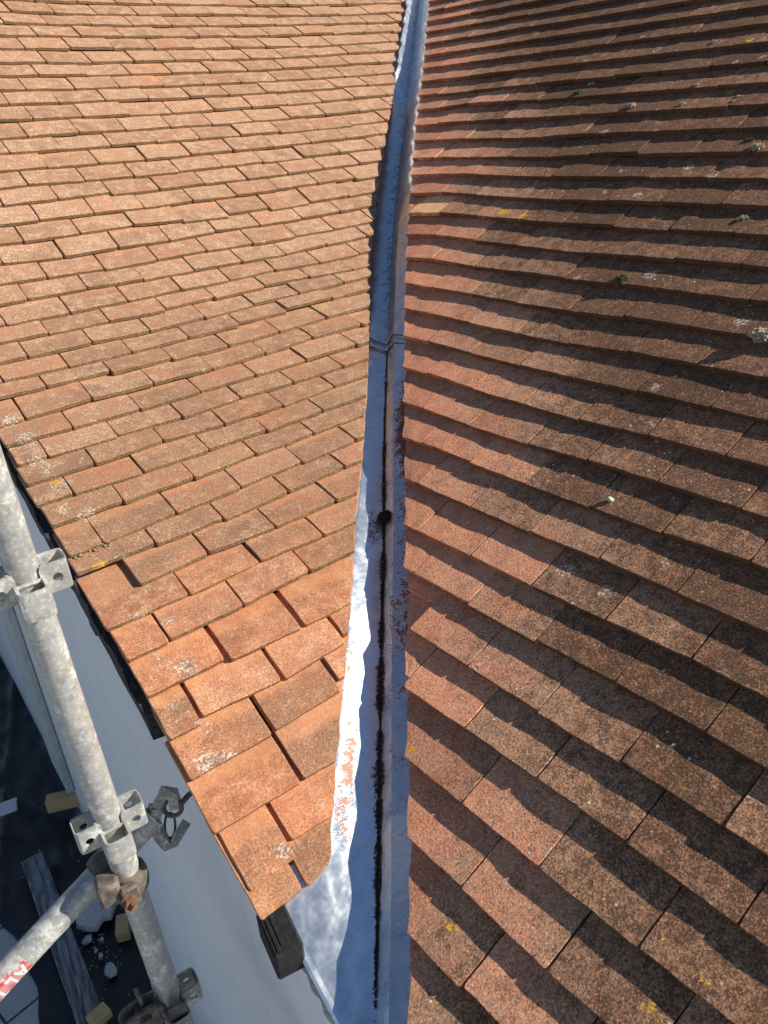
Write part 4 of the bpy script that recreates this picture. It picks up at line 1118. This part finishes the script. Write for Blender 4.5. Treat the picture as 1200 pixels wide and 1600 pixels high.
# ------------------------------------------------------------------ moss cushions on the shaded roof
MOSS = [(-0.429, 22.328, .019, 'm', 'pale domed moss cushion casting a long shadow, just right of the dark green moss tuft'),
        (-0.708, 23.268, .016, 'g', 'dark green moss tuft on the upper shaded roof, nearest the metal valley'),
        (-0.696, 23.838, .014, 'm', 'flat grey moss cushion one course above the dark green tuft'),
        (-0.252, 23.143, .012, 'm', 'small pale moss cushion one course above and right of the large domed cushion'),
        (-0.244, 22.267, .013, 'm', 'small pale moss cushion right of the large domed cushion on the same course'),
        (-0.082, 22.272, .010, 'm', 'lower of two tiny moss tufts touching each other near the right edge'),
        (-0.082, 22.53, .010, 'm', 'upper of two tiny moss tufts touching each other near the right edge'),
        (-0.375, 20.708, .013, 'd', 'dark low moss cushion in the shadow below the large domed cushion'),
        (-0.114, 20.755, .010, 'd', 'small dark moss cushion in tail shadow, right of the low dark one'),
        (0.106, 20.208, .020, 'm', 'wide straw coloured moss cushion at the right edge of the shaded roof, upper part'),
        (0.063, 20.582, .014, 'd', 'greyish moss cushion just above the wide straw coloured cushion'),
        (0.217, 17.615, .017, 'm', 'round pale moss cushion alone on a dark tile near the right edge'),
        (0.034, 15.219, .018, 'd', 'brownish green moss cushion on a tile edge in the middle of the shaded roof'),
        (0.461, 14.074, .026, 'm', 'biggest straw coloured moss cushion, cut by the right edge of the photo'),
        (-0.329, 25.373, .013, 'm', 'whitish moss cushion highest up on the shaded roof')]
for i, (u, n, r, k, lab) in enumerate(MOSS):
    p = surf_r(u, n) - nr(u, n) * (.014 * (n - math.floor(n)) + .004)
    mb = MB()
    clump(mb, p, r, 20 + i, .72, 90, NR)
    tag(mb.build('moss_cushion', M[{'m': 'moss', 'g': 'mossg', 'd': 'mossg'}[k]], None, loc=p), lab, 'moss', 'moss cushions on the shaded roof')
p = surf_r(.418, 9.264) - nr(.418, 9.264) * .002
mb = MB()
rock(mb, p + V(0, 0, .003), (.007, .008, .006), 3, 1, 3)
tag(mb.build('pebble', M['pebble'], None, loc=p), 'small pale pebble resting on a crusted tile of the shaded roof', 'pebble')

# ------------------------------------------------------------------ gable wall
WX = .325
wall = thing('gable_wall', (WX, 2.5, 0), 'white painted gable wall in shade below the verge of the sunlit roof', 'wall')


def wall_panel(y0, y1, top0, top1):
    mb = MB()
    ys = np.linspace(0, 1, 40) ** 1.6 * (y1 - y0) + y0
    vs = []
    for x in (WX, WX + .02):
        for y in ys:
            vs += [V(x, y, -.05), V(x, y, np.interp(y, [top0[0]] + [q[0] for q in top1], [top0[1]] + [q[1] for q in top1]))]
    m = 80
    fs = []
    for i in range(39):
        a = i * 2
        fs += [(a, a + 1, a + 3, a + 2), (m + a, m + a + 2, m + a + 3, m + a + 1), (a + 1, m + a + 1, m + a + 3, a + 3)]
    fs += [(0, m, m + 1, 1), (78, 79, m + 79, m + 78)]
    mb.add(vs, fs)
    return mb


ns = np.linspace(0, 47, 48)
topline = [(float(surf_l(-.13, n)[1]), float(surf_l(-.13, n)[2]) - .045) for n in ns]
ze = sorted((float(p[1]), float(p[2]) - .026) for p in edge)
ztop = [(.2, ze[0][1] - .2), (ze[0][0] - .02, ze[0][1] - .02)] + ze + [q for q in topline if q[0] > ze[-1][0] + .04] + [(9.0, topline[-1][1])]
YJ = 1.1355
wall_panel(.2, YJ - .0012, ztop[0], ztop[1:]).build('wall_panel', M['wall'], wall)
wall_panel(YJ + .0012, 9.0, ztop[0], ztop[1:]).build('wall_panel', M['wall'], wall)
# pale vertical board fixed to the wall
mb = MB()
box(mb, (WX - .02, 3.66, 1.55), (V(1, 0, 0), V(0, 1, 0), V(0, 0, 1)), (.018, .15, 1.30), .006)
tag(mb.build('wall_board', M['strip'], None, loc=(WX, 3.66, .25)), 'pale grey green vertical board with cracked paint on the white wall behind the pole', 'board')

# ------------------------------------------------------------------ scaffolding
PX, PY = .147, 1.172
pole = thing('scaffold_pole', (PX, PY, 0), 'upright galvanised scaffold pole with welded brackets in front of the white wall', 'scaffold pole')
mb = MB()
zz = np.linspace(.0, 4.0, 60)


def pole_at(z):
    k = (z - (H - 1.33)) * .0165
    return V(PX - .81 * k, PY + .58 * k, z)


tube(mb, [pole_at(z) for z in zz], .0242, 28, inner=.0035)
mb.build('pole_tube', M['galv'], pole, auto=40)


def pressing(zc, ang, size=(.040, .033, .047), mat='galv', notch=False):
    """U shaped welded pocket standing off the tube"""
    d = V(math.cos(ang), math.sin(ang), 0)
    s = V(-math.sin(ang), math.cos(ang), 0)
    Z = V(0, 0, 1)
    w_, out, h = size
    c = pole_at(zc)
    t = .0045
    mb = MB()
    for sg in (-1, 1):
        plate(mb, c + d * (.020 + out / 2) + s * sg * (w_ / 2), d, Z, s, out + .006, h, t, (.004, -.002, .0075), .007)
    # rounded outer face
    vs = []
    K = 9
    for zz_ in (-h / 2, h / 2):
        for rr in (0, t):
            for k in range(K):
                a = -math.pi / 2 + math.pi * k / (K - 1)
                x = math.copysign(abs(math.cos(a)) ** .5, math.cos(a)) * (.010 - rr * .4)
                y = math.copysign(abs(math.sin(a)) ** .6, math.sin(a)) * (w_ / 2 + t / 2 - rr)
                vs.append(c + d * (.020 + out - .003 + x) + s * y + Z * zz_)
    fs = []
    for k in range(K - 1):
        fs += [(k, k + 1, 2 * K + k + 1, 2 * K + k), (K + k + 1, K + k, 3 * K + k, 3 * K + k + 1), (k + 1, k, K + k, K + k + 1), (2 * K + k, 2 * K + k + 1, 3 * K + k + 1, 3 * K + k)]
    mb.add(vs, fs)
    # weld
    tube(mb, smooth_path([c + d * .0245 + s * y + Z * (h / 2 - .004) for y in (-w_ / 2, -w_ / 4, 0, w_ / 4, w_ / 2)], 3), .0035, 8)
    return mb.build('ledger_bracket', M[mat], pole, auto=40)


TURN = math.radians(-2)
for zc, mat in ((-.592 + H, 'galv'), (-1.085 + H, 'galv'), (-1.578 + H, 'galv_dirty'), (-.10 + H, 'galv'), (-2.07 + H, 'galv_dirty')):
    for q in range(4):
        pressing(zc - (.012 if q % 2 else -.004), TURN + q * math.pi / 2, mat=mat)

# tie tube: from the wall ring, behind the pole, out towards the lower left
TA, TB = V(.226, 1.226, -1.168 + H), V(-.100, 1.202, -1.319 + H)
td = unit(TB - TA)
tie = thing('tie_tube', tuple(TA), 'galvanised scaffold tube slanting behind the pole, with red lettered band and hooked end', 'scaffold tube')
mb = MB()
TEND = TB + td * .55
tube(mb, [TA + (TEND - TA) * t for t in np.linspace(0, 1, 30)], .0242, 32, inner=.0035)
mb.build('tube_body', M['galv'], tie, auto=40)
# hook: two flat forged arms
hook = MB()


def bar(mb, pts, w_, t_, nrm):
    pts = [np.asarray(p, float) for p in pts]
    vs = []
    for i, p in enumerate(pts):
        d = unit(pts[min(i + 1, len(pts) - 1)] - pts[max(i - 1, 0)])
        s = unit(np.cross(nrm, d))
        n_ = np.cross(d, s)
        for a, b in ((-1, -1), (1, -1), (1, 1), (-1, 1)):
            vs.append(p + s * a * w_ / 2 + n_ * b * t_ / 2)
    fs = []
    for i in range(len(pts) - 1):
        for k in range(4):
            a, b = i * 4 + k, i * 4 + (k + 1) % 4
            fs.append((a, b, b + 4, a + 4))
    fs += [(0, 3, 2, 1), tuple((len(pts) - 1) * 4 + k for k in range(4))]
    mb.add(vs, fs)


VIEW = unit(V(.5, .75, -.45))
Hz = V(0, 0, H)
bar(hook, [V(.226, 1.224, -1.168) + Hz, V(.243, 1.226, -1.142) + Hz, V(.258, 1.231, -1.128) + Hz, V(.270, 1.226, -1.140) + Hz, V(.268, 1.220, -1.168) + Hz], .019, .022, VIEW)
bar(hook, [V(.214, 1.226, -1.166) + Hz, V(.232, 1.222, -1.176) + Hz], .046, .030, VIEW)
bar(hook, [V(.222, 1.222, -1.176) + Hz, V(.224, 1.208, -1.202) + Hz, V(.229, 1.199, -1.222) + Hz, V(.243, 1.199, -1.226) + Hz, V(.260, 1.203, -1.215) + Hz, V(.278, 1.208, -1.204) + Hz], .018, .022, VIEW)
hook.build('hook', M['galv_dirty'], tie, auto=30)
# lettered band: red paint wrapped on the tube
X, Y, _ = frame(td)
vis = unit(-(V(*TB) - V(0, 0, H)))
x0 = unit(vis - td * (vis @ td))
y0 = np.cross(td, x0)


def on_tube(s, a, r):
    return TA + td * s + (x0 * math.cos(a) + y0 * math.sin(a)) * r


def wrap_strip(mb, poly, r, n=6):
    """quad given by four (s, angle) corners laid on the tube"""
    q = np.array(poly, float)
    vs, fs = [], []
    for i in range(n + 1):
        for j in range(n + 1):
            a, b = i / n, j / n
            p = q[0] * (1 - a) * (1 - b) + q[1] * a * (1 - b) + q[2] * a * b + q[3] * (1 - a) * b
            vs.append(on_tube(p[0], p[1], r))
    for i in range(n):
        for j in range(n):
            k = i * (n + 1) + j
            fs.append((k, k + 1, k + n + 2, k + n + 1))
    mb.add(vs, fs)


def band_mat(name, col, worn):
    t = NT(name)
    P = t.pos()
    n1 = t.noise(P, 110, 5, .75)
    n2 = t.noise(P, 30, 3, .6)
    wear = t.attr('wear')
    k = t.math('ADD', t.math('ADD', n1, t.math('MULTIPLY', n2, .6)), wear)
    m = t.step(k, worn, worn + .12)
    base = t.mix(m, t.mix(t.step(n2, .4, .6), col, tuple(min(1, c * .6 + .22) for c in col)), t.mix(t.step(n1, .35, .65), (.36, .36, .335), (.58, .57, .53)))
    t.bump(n1, .3, .001)
    return t.out(base, .6, .05)


M['red'] = band_mat('worn_red_paint', (.55, .03, .03), .93)
M['white_print'] = band_mat('worn_white_print', (.80, .79, .77), 1.12)
# band spans from s0 onward (towards the lower left); side = angle where the letters read
s0 = float((V(*on_tube(0, 0, 0)) * 0 + 0).sum())
mbb = MB()
nS, nA = 40, 40
SB0, SB1 = BAND
vs, fs, wr = [], [], []
for i in range(nS + 1):
    for j in range(nA):
        s_ = SB0 + (SB1 - SB0) * i / nS
        a = 2 * math.pi * j / nA
        vs.append(on_tube(s_, a, .0246))
        da = math.atan2(math.sin(a - ANG), math.cos(a - ANG))
        wr.append(.38 * min(1, max(0, (abs(da) - .35) / .7)) + .10 * max(0, 1 - (s_ - SB0) / .03))
for i in range(nS):
    for j in range(nA):
        j2 = (j + 1) % nA
        fs.append((i * nA + j, i * nA + j2, (i + 1) * nA + j2, (i + 1) * nA + j))
mbb.add(vs, fs, wear=wr)
mbb.build('red_band', M['red'], tie, smooth=True)
lt = MB()
# letters A L T read from the hook end outwards; (s, angle) strokes; angle grows from the foot of the letters to their head
hgt, foot = LETH, ANG + LFOOT


def stroke(x1, y1, x2, y2, wd=.0050):
    """stroke in letter space: x metres along the tube, y 0..1 up the letter"""
    p, q = V(x1, y1 * hgt * .0246), V(x2, y2 * hgt * .0246)
    d = unit(q - p)
    n_ = V(-d[1], d[0]) * wd / 2
    cs = [p + n_, q + n_, q - n_, p - n_]
    wrap_strip(lt, [(c[0], foot + LSGN * c[1] / .0246) for c in cs], .0252)


xA = LX
stroke(xA, 0, xA + .008, 1); stroke(xA + .008, 1, xA + .017, 0); stroke(xA + .004, .36, xA + .013, .36, .004)
xL = xA + .024
stroke(xL + .002, 1, xL + .002, 0); stroke(xL, .08, xL + .014, .08)
xT = xL + .021
stroke(xT + .008, 0, xT + .008, .9); stroke(xT, .93, xT + .016, .93)
lt.build('white_lettering', M['white_print'], tie)

# ring bolt in the wall with a cable tie through it
ring = thing('ring_bolt', (WX, 1.234, -1.18 + H), 'dark ring bolt fixed to the white wall, its ring caught in the scaffold hook', 'ring bolt')
mb = MB()
rc = V(.262, 1.219, -1.166 + H)
rx, ry = unit(V(.81, -.58, -.08)), unit(V(.32, .32, .89))
tube(mb, [rc + rx * .017 * math.cos(a) + ry * .015 * math.sin(a) for a in np.linspace(0, 2 * math.pi, 25)], .0045, 10)
mb.build('ring', M['rust'], ring, smooth=True)
mb = MB()
tube(mb, [rc + rx * .014 + ry * .006, V(.300, 1.232, -1.168 + H), V(WX + .01, 1.238, -1.166 + H)], .0055, 10)
mb.build('bolt', M['rust'], ring, smooth=True)
link = MB()
lc = V(.247, 1.212, -1.196 + H)
tube(link, [lc + rx * .010 * math.cos(a) + ry * .024 * math.sin(a) for a in np.linspace(0, 2 * math.pi, 25)], .0024, 8)
tag(link.build('wire_link', M['wire'], None, loc=lc, smooth=True), 'thin dark wire link looped from the ring bolt over the lower hook arm', 'wire')

# coupler joining pole and tie tube
cpl = thing('tube_coupler', (PX, PY, -1.235 + H), 'rusty bolted coupler clamped round the scaffold pole below the hooked tube', 'coupler')


def collar(mb, c, d, r, h, wob=.0):
    X, Y, D = frame(d)
    seg = 28
    vs = []
    for (rr, z) in ((r, -h / 2), (r + .006, -h / 2 + .002), (r + .0085, -h * .2), (r + .0085, h * .2), (r + .006, h / 2 - .002), (r, h / 2)):
        for k in range(seg):
            a = 2 * math.pi * k / seg
            vs.append(c + (X * math.cos(a) + Y * math.sin(a)) * rr + D * z)
    fs = []
    for i in range(6):
        for k in range(seg):
            k2 = (k + 1) % seg
            i2 = (i + 1) % 6
            fs.append((i * seg + k, i * seg + k2, i2 * seg + k2, i2 * seg + k))
    mb.add(vs, fs)


cz_ = -1.222 + H
mb = MB()
collar(mb, V(PX, PY, cz_), V(.02, .05, 1), .0246, .046)
mb.build('pole_band', M['rust'], cpl, auto=40)
tp = TA + td * .115
mb = MB()
collar(mb, tp, td, .0246, .046)
mb.build('tube_band', M['rust'], cpl, auto=40)
mb = MB()
bl = V(PX - .040, PY - .012, cz_ + .012)
box(mb, bl, (unit(V(1, -.2, 0)), unit(V(.2, 1, 0)), V(0, 0, 1)), (.020, .022, .026), .006)
box(mb, V(PX - .012, PY - .036, cz_), (V(1, 0, 0), V(0, 1, 0), V(0, 0, 1)), (.016, .010, .022), .004)
mb.build('coupler_block', M['rust'], cpl, auto=40)
mb = MB()
nb0 = V(PX - .020, PY - .046, cz_)
nd = unit(V(.10, -.93, .15))
for rr, a, b, sg in ((.0135, 0, .004, 20), (.0115, .004, .016, 6), (.0055, .016, .030, 10)):
    tube(mb, [nb0 + nd * a, nb0 + nd * b], rr, sg)
mb.build('nut_bolt', M['nut'], cpl, auto=30)

# ledger wedged into the lowest visible bracket
led = thing('ledger', (PX - .06, PY - .03, -1.60 + H), 'dark dirty scaffold ledger wedged into the lowest bracket of the pole', 'scaffold ledger')
ld = unit(V(-1, -.12, -.10))
l0 = V(PX - .062, PY - .014, -1.590 + H)
mb = MB()
tube(mb, [l0 + ld * t for t in np.linspace(.03, 1.1, 12)], .0212, 24, inner=.003)
mb.build('tube_body', M['galv_dirty'], led, auto=40)
mb = MB()
plate(mb, l0 + V(0, -.012, .02), unit(V(-1, 0, -.1)), V(0, 0, 1), V(0, 1, 0), .070, .085, .007, (-.010, .018, .010), .018)
plate(mb, l0 + V(0, .016, .02), unit(V(-1, 0, -.1)), V(0, 0, 1), V(0, 1, 0), .070, .085, .007, (-.010, .018, .010), .018)
tube(mb, [l0 + V(.006, -.028, .040), l0 + V(.006, .03, .040)], .011, 12)
mb.build('end_fitting', M['rust'], led, auto=35)
mb = MB()
box(mb, V(PX - .050, PY - .002, -1.578 + H), (V(1, 0, 0), V(0, 1, 0), V(0, 0, 1)), (.004, .012, .075), .002)
mb.build('wedge', M['rust'], led)
led2 = thing('transom', (PX, PY - .06, -1.60 + H), 'dark square ended transom on the camera side of the lowest pole bracket', 'scaffold transom')
td2 = unit(V(-.35, -1, -.10))
t0 = V(PX - .012, PY - .055, -1.640 + H)
mb = MB()
ax = frame(td2)
s_ = .024
vs, fs = [], []
for (a, e_) in ((0, s_), (.5, s_)):
    for sx, sy in ((-1, -1), (1, -1), (1, 1), (-1, 1)):
        vs.append(t0 + td2 * a + ax[0] * sx * e_ + ax[1] * sy * e_)
for sx, sy in ((-1, -1), (1, -1), (1, 1), (-1, 1)):
    vs.append(t0 + ax[0] * sx * (s_ - .004) + ax[1] * sy * (s_ - .004))
for sx, sy in ((-1, -1), (1, -1), (1, 1), (-1, 1)):
    vs.append(t0 + td2 * .06 + ax[0] * sx * (s_ - .004) + ax[1] * sy * (s_ - .004))
for k in range(4):
    k2 = (k + 1) % 4
    fs += [(k, k2, 4 + k2, 4 + k), (k2, k, 8 + k, 8 + k2), (8 + k2, 8 + k, 12 + k, 12 + k2)]
fs += [(12, 13, 14, 15), (4, 5, 6, 7)]
mb.add(vs, fs)
mb.build('square_tube', M['galv_dirty'], led2)
mb = MB()
plate(mb, V(PX + .002, PY - .050, -1.585 + H), unit(V(1, -.1, 0)), V(0, 0, 1), V(0, 1, 0), .036, .10, .006, None, .012)
mb.build('end_plate', M['rust'], led2)

# ------------------------------------------------------------------ ground, polythene and what lies on it
def paving_mat():
    t = NT('pale_paving')
    P = t.pos()
    n1, n2 = t.noise(P, 8, 4, .6), t.noise(P, 90, 4, .7)
    br = t.n('TexBrick', offset=.5)
    t.link(t.mapping(P, (1, 1, 1), (0, 0, math.radians(-12))), br.inputs['Vector'])
    br.inputs['Scale'].default_value = 1.0
    br.inputs['Brick Width'].default_value = .60
    br.inputs['Row Height'].default_value = .45
    br.inputs['Mortar Size'].default_value = .006
    br.inputs['Color1'].default_value = (.50, .50, .49, 1)
    br.inputs['Color2'].default_value = (.56, .56, .55, 1)
    br.inputs['Mortar'].default_value = (.06, .06, .06, 1)
    base = t.mix(t.math('MULTIPLY', t.step(n2, .50, .66), .45), br.outputs['Color'], (.30, .30, .30))
    d = t.voronoi(P, 90)
    base = t.mix(t.math('MULTIPLY', t.step(d, .16, .08), t.step(t.noise(P, 9, 3), .45, .6)), base, (.10, .10, .10))
    t.bump(t.math('ADD', n2, t.math('MULTIPLY', br.outputs['Fac'], -2)), .4, .003)
    return t.out(base, .85)


mb = MB()
mb.add([(-400, -400, 0), (400, -400, 0), (400, 400, 0), (-400, 400, 0)], [(0, 1, 2, 3)])
tag(mb.build('paving', paving_mat(), None), None, None, None, 'structure')

mb = MB()
NX, NY = 70, 150
vs, fs = [], []
for i in range(NX + 1):
    for j in range(NY + 1):
        a, b = i / NX, j / NY
        y = 1.9 + 6.0 * b
        xl = np.interp(y, [1.9, 2.45, 2.62, 2.9, 3.2, 3.5, 4.2, 8], [-.12, -.13, -.145, -.125, -.165, -.20, -.42, -.9]) + .012 * math.sin(y * 21)
        x = xl + (WX - .004 - xl) * a
        q = Vector((x * 5, y * 5, 0))
        h = .034 * abs(noise.noise(q * .8)) + .026 * abs(noise.noise(q * 2.1 + Vector((7, 3, 1)))) + .05 * max(0, noise.noise(Vector((x * 2.2 + y * .9, y * .8, 4.2))))
        h += .030 * math.exp(-((x * .8 + (y - 4.0) * .5) / .035) ** 2) + .024 * math.exp(-((x - .02 - (y - 3.9) * .28) / .022) ** 2) * (1 if y > 3.3 else 0)
        rise = np.interp(y, [3.3, 3.8, 5, 8], [0, .05, .16, .22])
        h += rise * np.clip((.30 - x) / .35, 0, 1) * (.5 + .5 * noise.noise(q * .6 + Vector((2, 8, 5))))
        edgef = min(1, a / .08)
        vs.append((x, y, .006 + h * (.25 + .75 * edgef) * (.45 if 2.3 < y < 3.3 else 1)))
for i in range(NX):
    for j in range(NY):
        a = i * (NY + 1) + j
        fs.append((a, a + NY + 1, a + NY + 2, a + 1))
mb.add(vs, fs)
tag(mb.build('tarpaulin', M['tarp'], None, smooth=True, loc=(0, 3, 0)), 'black wrinkled polythene sheet spread on the paving along the foot of the white wall', 'tarpaulin')

mb = MB()
b0, b1 = V(.039, 3.41, .075), V(.012, 2.40, .055)
d = unit(b1 - b0)
sx = unit(np.cross(V(0, 0, 1), d))
box(mb, (b0 + b1) / 2, (sx, np.cross(d, sx), d), (.050, .022, np.linalg.norm(b1 - b0) / 2), .004)
tag(mb.build('timber_batten', M['grey_wood'], None, loc=(b0 + b1) / 2), 'weathered grey timber batten lying on the black sheet below the slanting tube', 'timber')
mb = MB()
box(mb, V(-.17, 3.775, .16), (unit(V(.27, -.05, 0)), unit(V(.05, .27, 0)), V(0, 0, 1)), (.24, .038, .010), .002)
box(mb, V(-.16, 3.80, .172), (unit(V(.27, -.05, 0)), unit(V(.05, .27, 0)), V(0, 0, 1)), (.24, .005, .006), .001)
tag(mb.build('white_board', M['board'], None, loc=(-.17, 3.775, .15)), 'narrow white board with a raised rib lying on the black sheet', 'board')
for nm, c, ax, hf, lab in (
        ('wood_offcut', (.270, 3.60, .155), (unit((.25, -.10, 0)), unit((.10, .25, 0)), V(0, 0, 1)), (.085, .032, .036), 'fresh yellow timber offcut on the black sheet just left of the pole brackets'),
        ('wood_offcut', (.262, 2.785, .045), (unit((.4, 1, 0)), unit((-1, .4, 0)), V(0, 0, 1)), (.050, .028, .030), 'small yellow timber offcut half hidden behind the lower pole'),
        ('wood_offcut', (.045, 2.425, .085), (unit((1, .25, 0)), unit((-.25, 1, 0)), V(0, 0, 1)), (.040, .030, .020), 'small pale timber offcut by the lower end of the grey batten')):
    mb = MB()
    box(mb, V(*c), ax, hf, .003)
    tag(mb.build(nm, M['new_wood'], None, loc=c), lab, 'timber offcut')

# flat slab of broken plaster
mb = MB()
out = [(.100, 2.905), (.118, 2.975), (.160, 3.010), (.215, 3.030), (.262, 2.985), (.268, 2.900), (.235, 2.850), (.200, 2.865), (.160, 2.835), (.130, 2.860)]
k = len(out)
c = np.mean(out, axis=0)
vs = [(x, y, .085 + .003 * math.sin(x * 60)) for x, y in out] + [(c[0] + (x - c[0]) * 1.04 + rng.uniform(-.004, .004), c[1] + (y - c[1]) * 1.04, .055) for x, y in out]
mb.add(vs, [tuple(range(k))[::-1], tuple(range(k, 2 * k))] + [(i, (i + 1) % k, k + (i + 1) % k, k + i) for i in range(k)])
tag(mb.build('plaster_slab', M['rubble'], None, loc=(c[0], c[1], .05)), 'broad flat broken piece of white plaster on the black sheet beside the grey batten', 'rubble')
for x, y, s, lab in ((.118, 2.835, (.026, .020, .016), 'knobbly white lump of rubble touching the broad plaster piece'),
                     (.150, 2.630, (.026, .036, .016), 'wedge shaped white rubble lump alone near the lower end of the batten'),
                     (.168, 2.800, (.009, .010, .007), 'tiny pale rubble chip right of the knobbly lump'),
                     (.128, 2.760, (.009, .013, .006), 'pale rubble chip close beside the middle of the grey batten'),
                     (.138, 2.725, (.010, .014, .006), 'brownish rubble chip below the other chips beside the batten')):
    mb = MB()
    rock(mb, V(x, y, .035), s, int(x * 1000 + y * 100), 1, 3, .9)
    tag(mb.build('rubble_lump', M['rubble'], None, loc=(x, y, .03)), lab, 'rubble', 'rubble on the black sheet')
mb = MB()
for k in range(110):
    x, y = .13 + rng.normal(0, .035), 2.78 + rng.normal(0, .09)
    if k % 4 == 0:
        x, y = rng.uniform(-.05, .28), rng.uniform(2.45, 3.5)
    s = rng.uniform(.0015, .005)
    rock(mb, V(x, y, .032), (s, s, s * .7), k, 1, 1)
tag(mb.build('rubble_crumbs', M['crumb'], None, loc=(.13, 2.78, .02)), 'scatter of tiny pale crumbs on the black sheet', 'rubble', None, 'stuff')
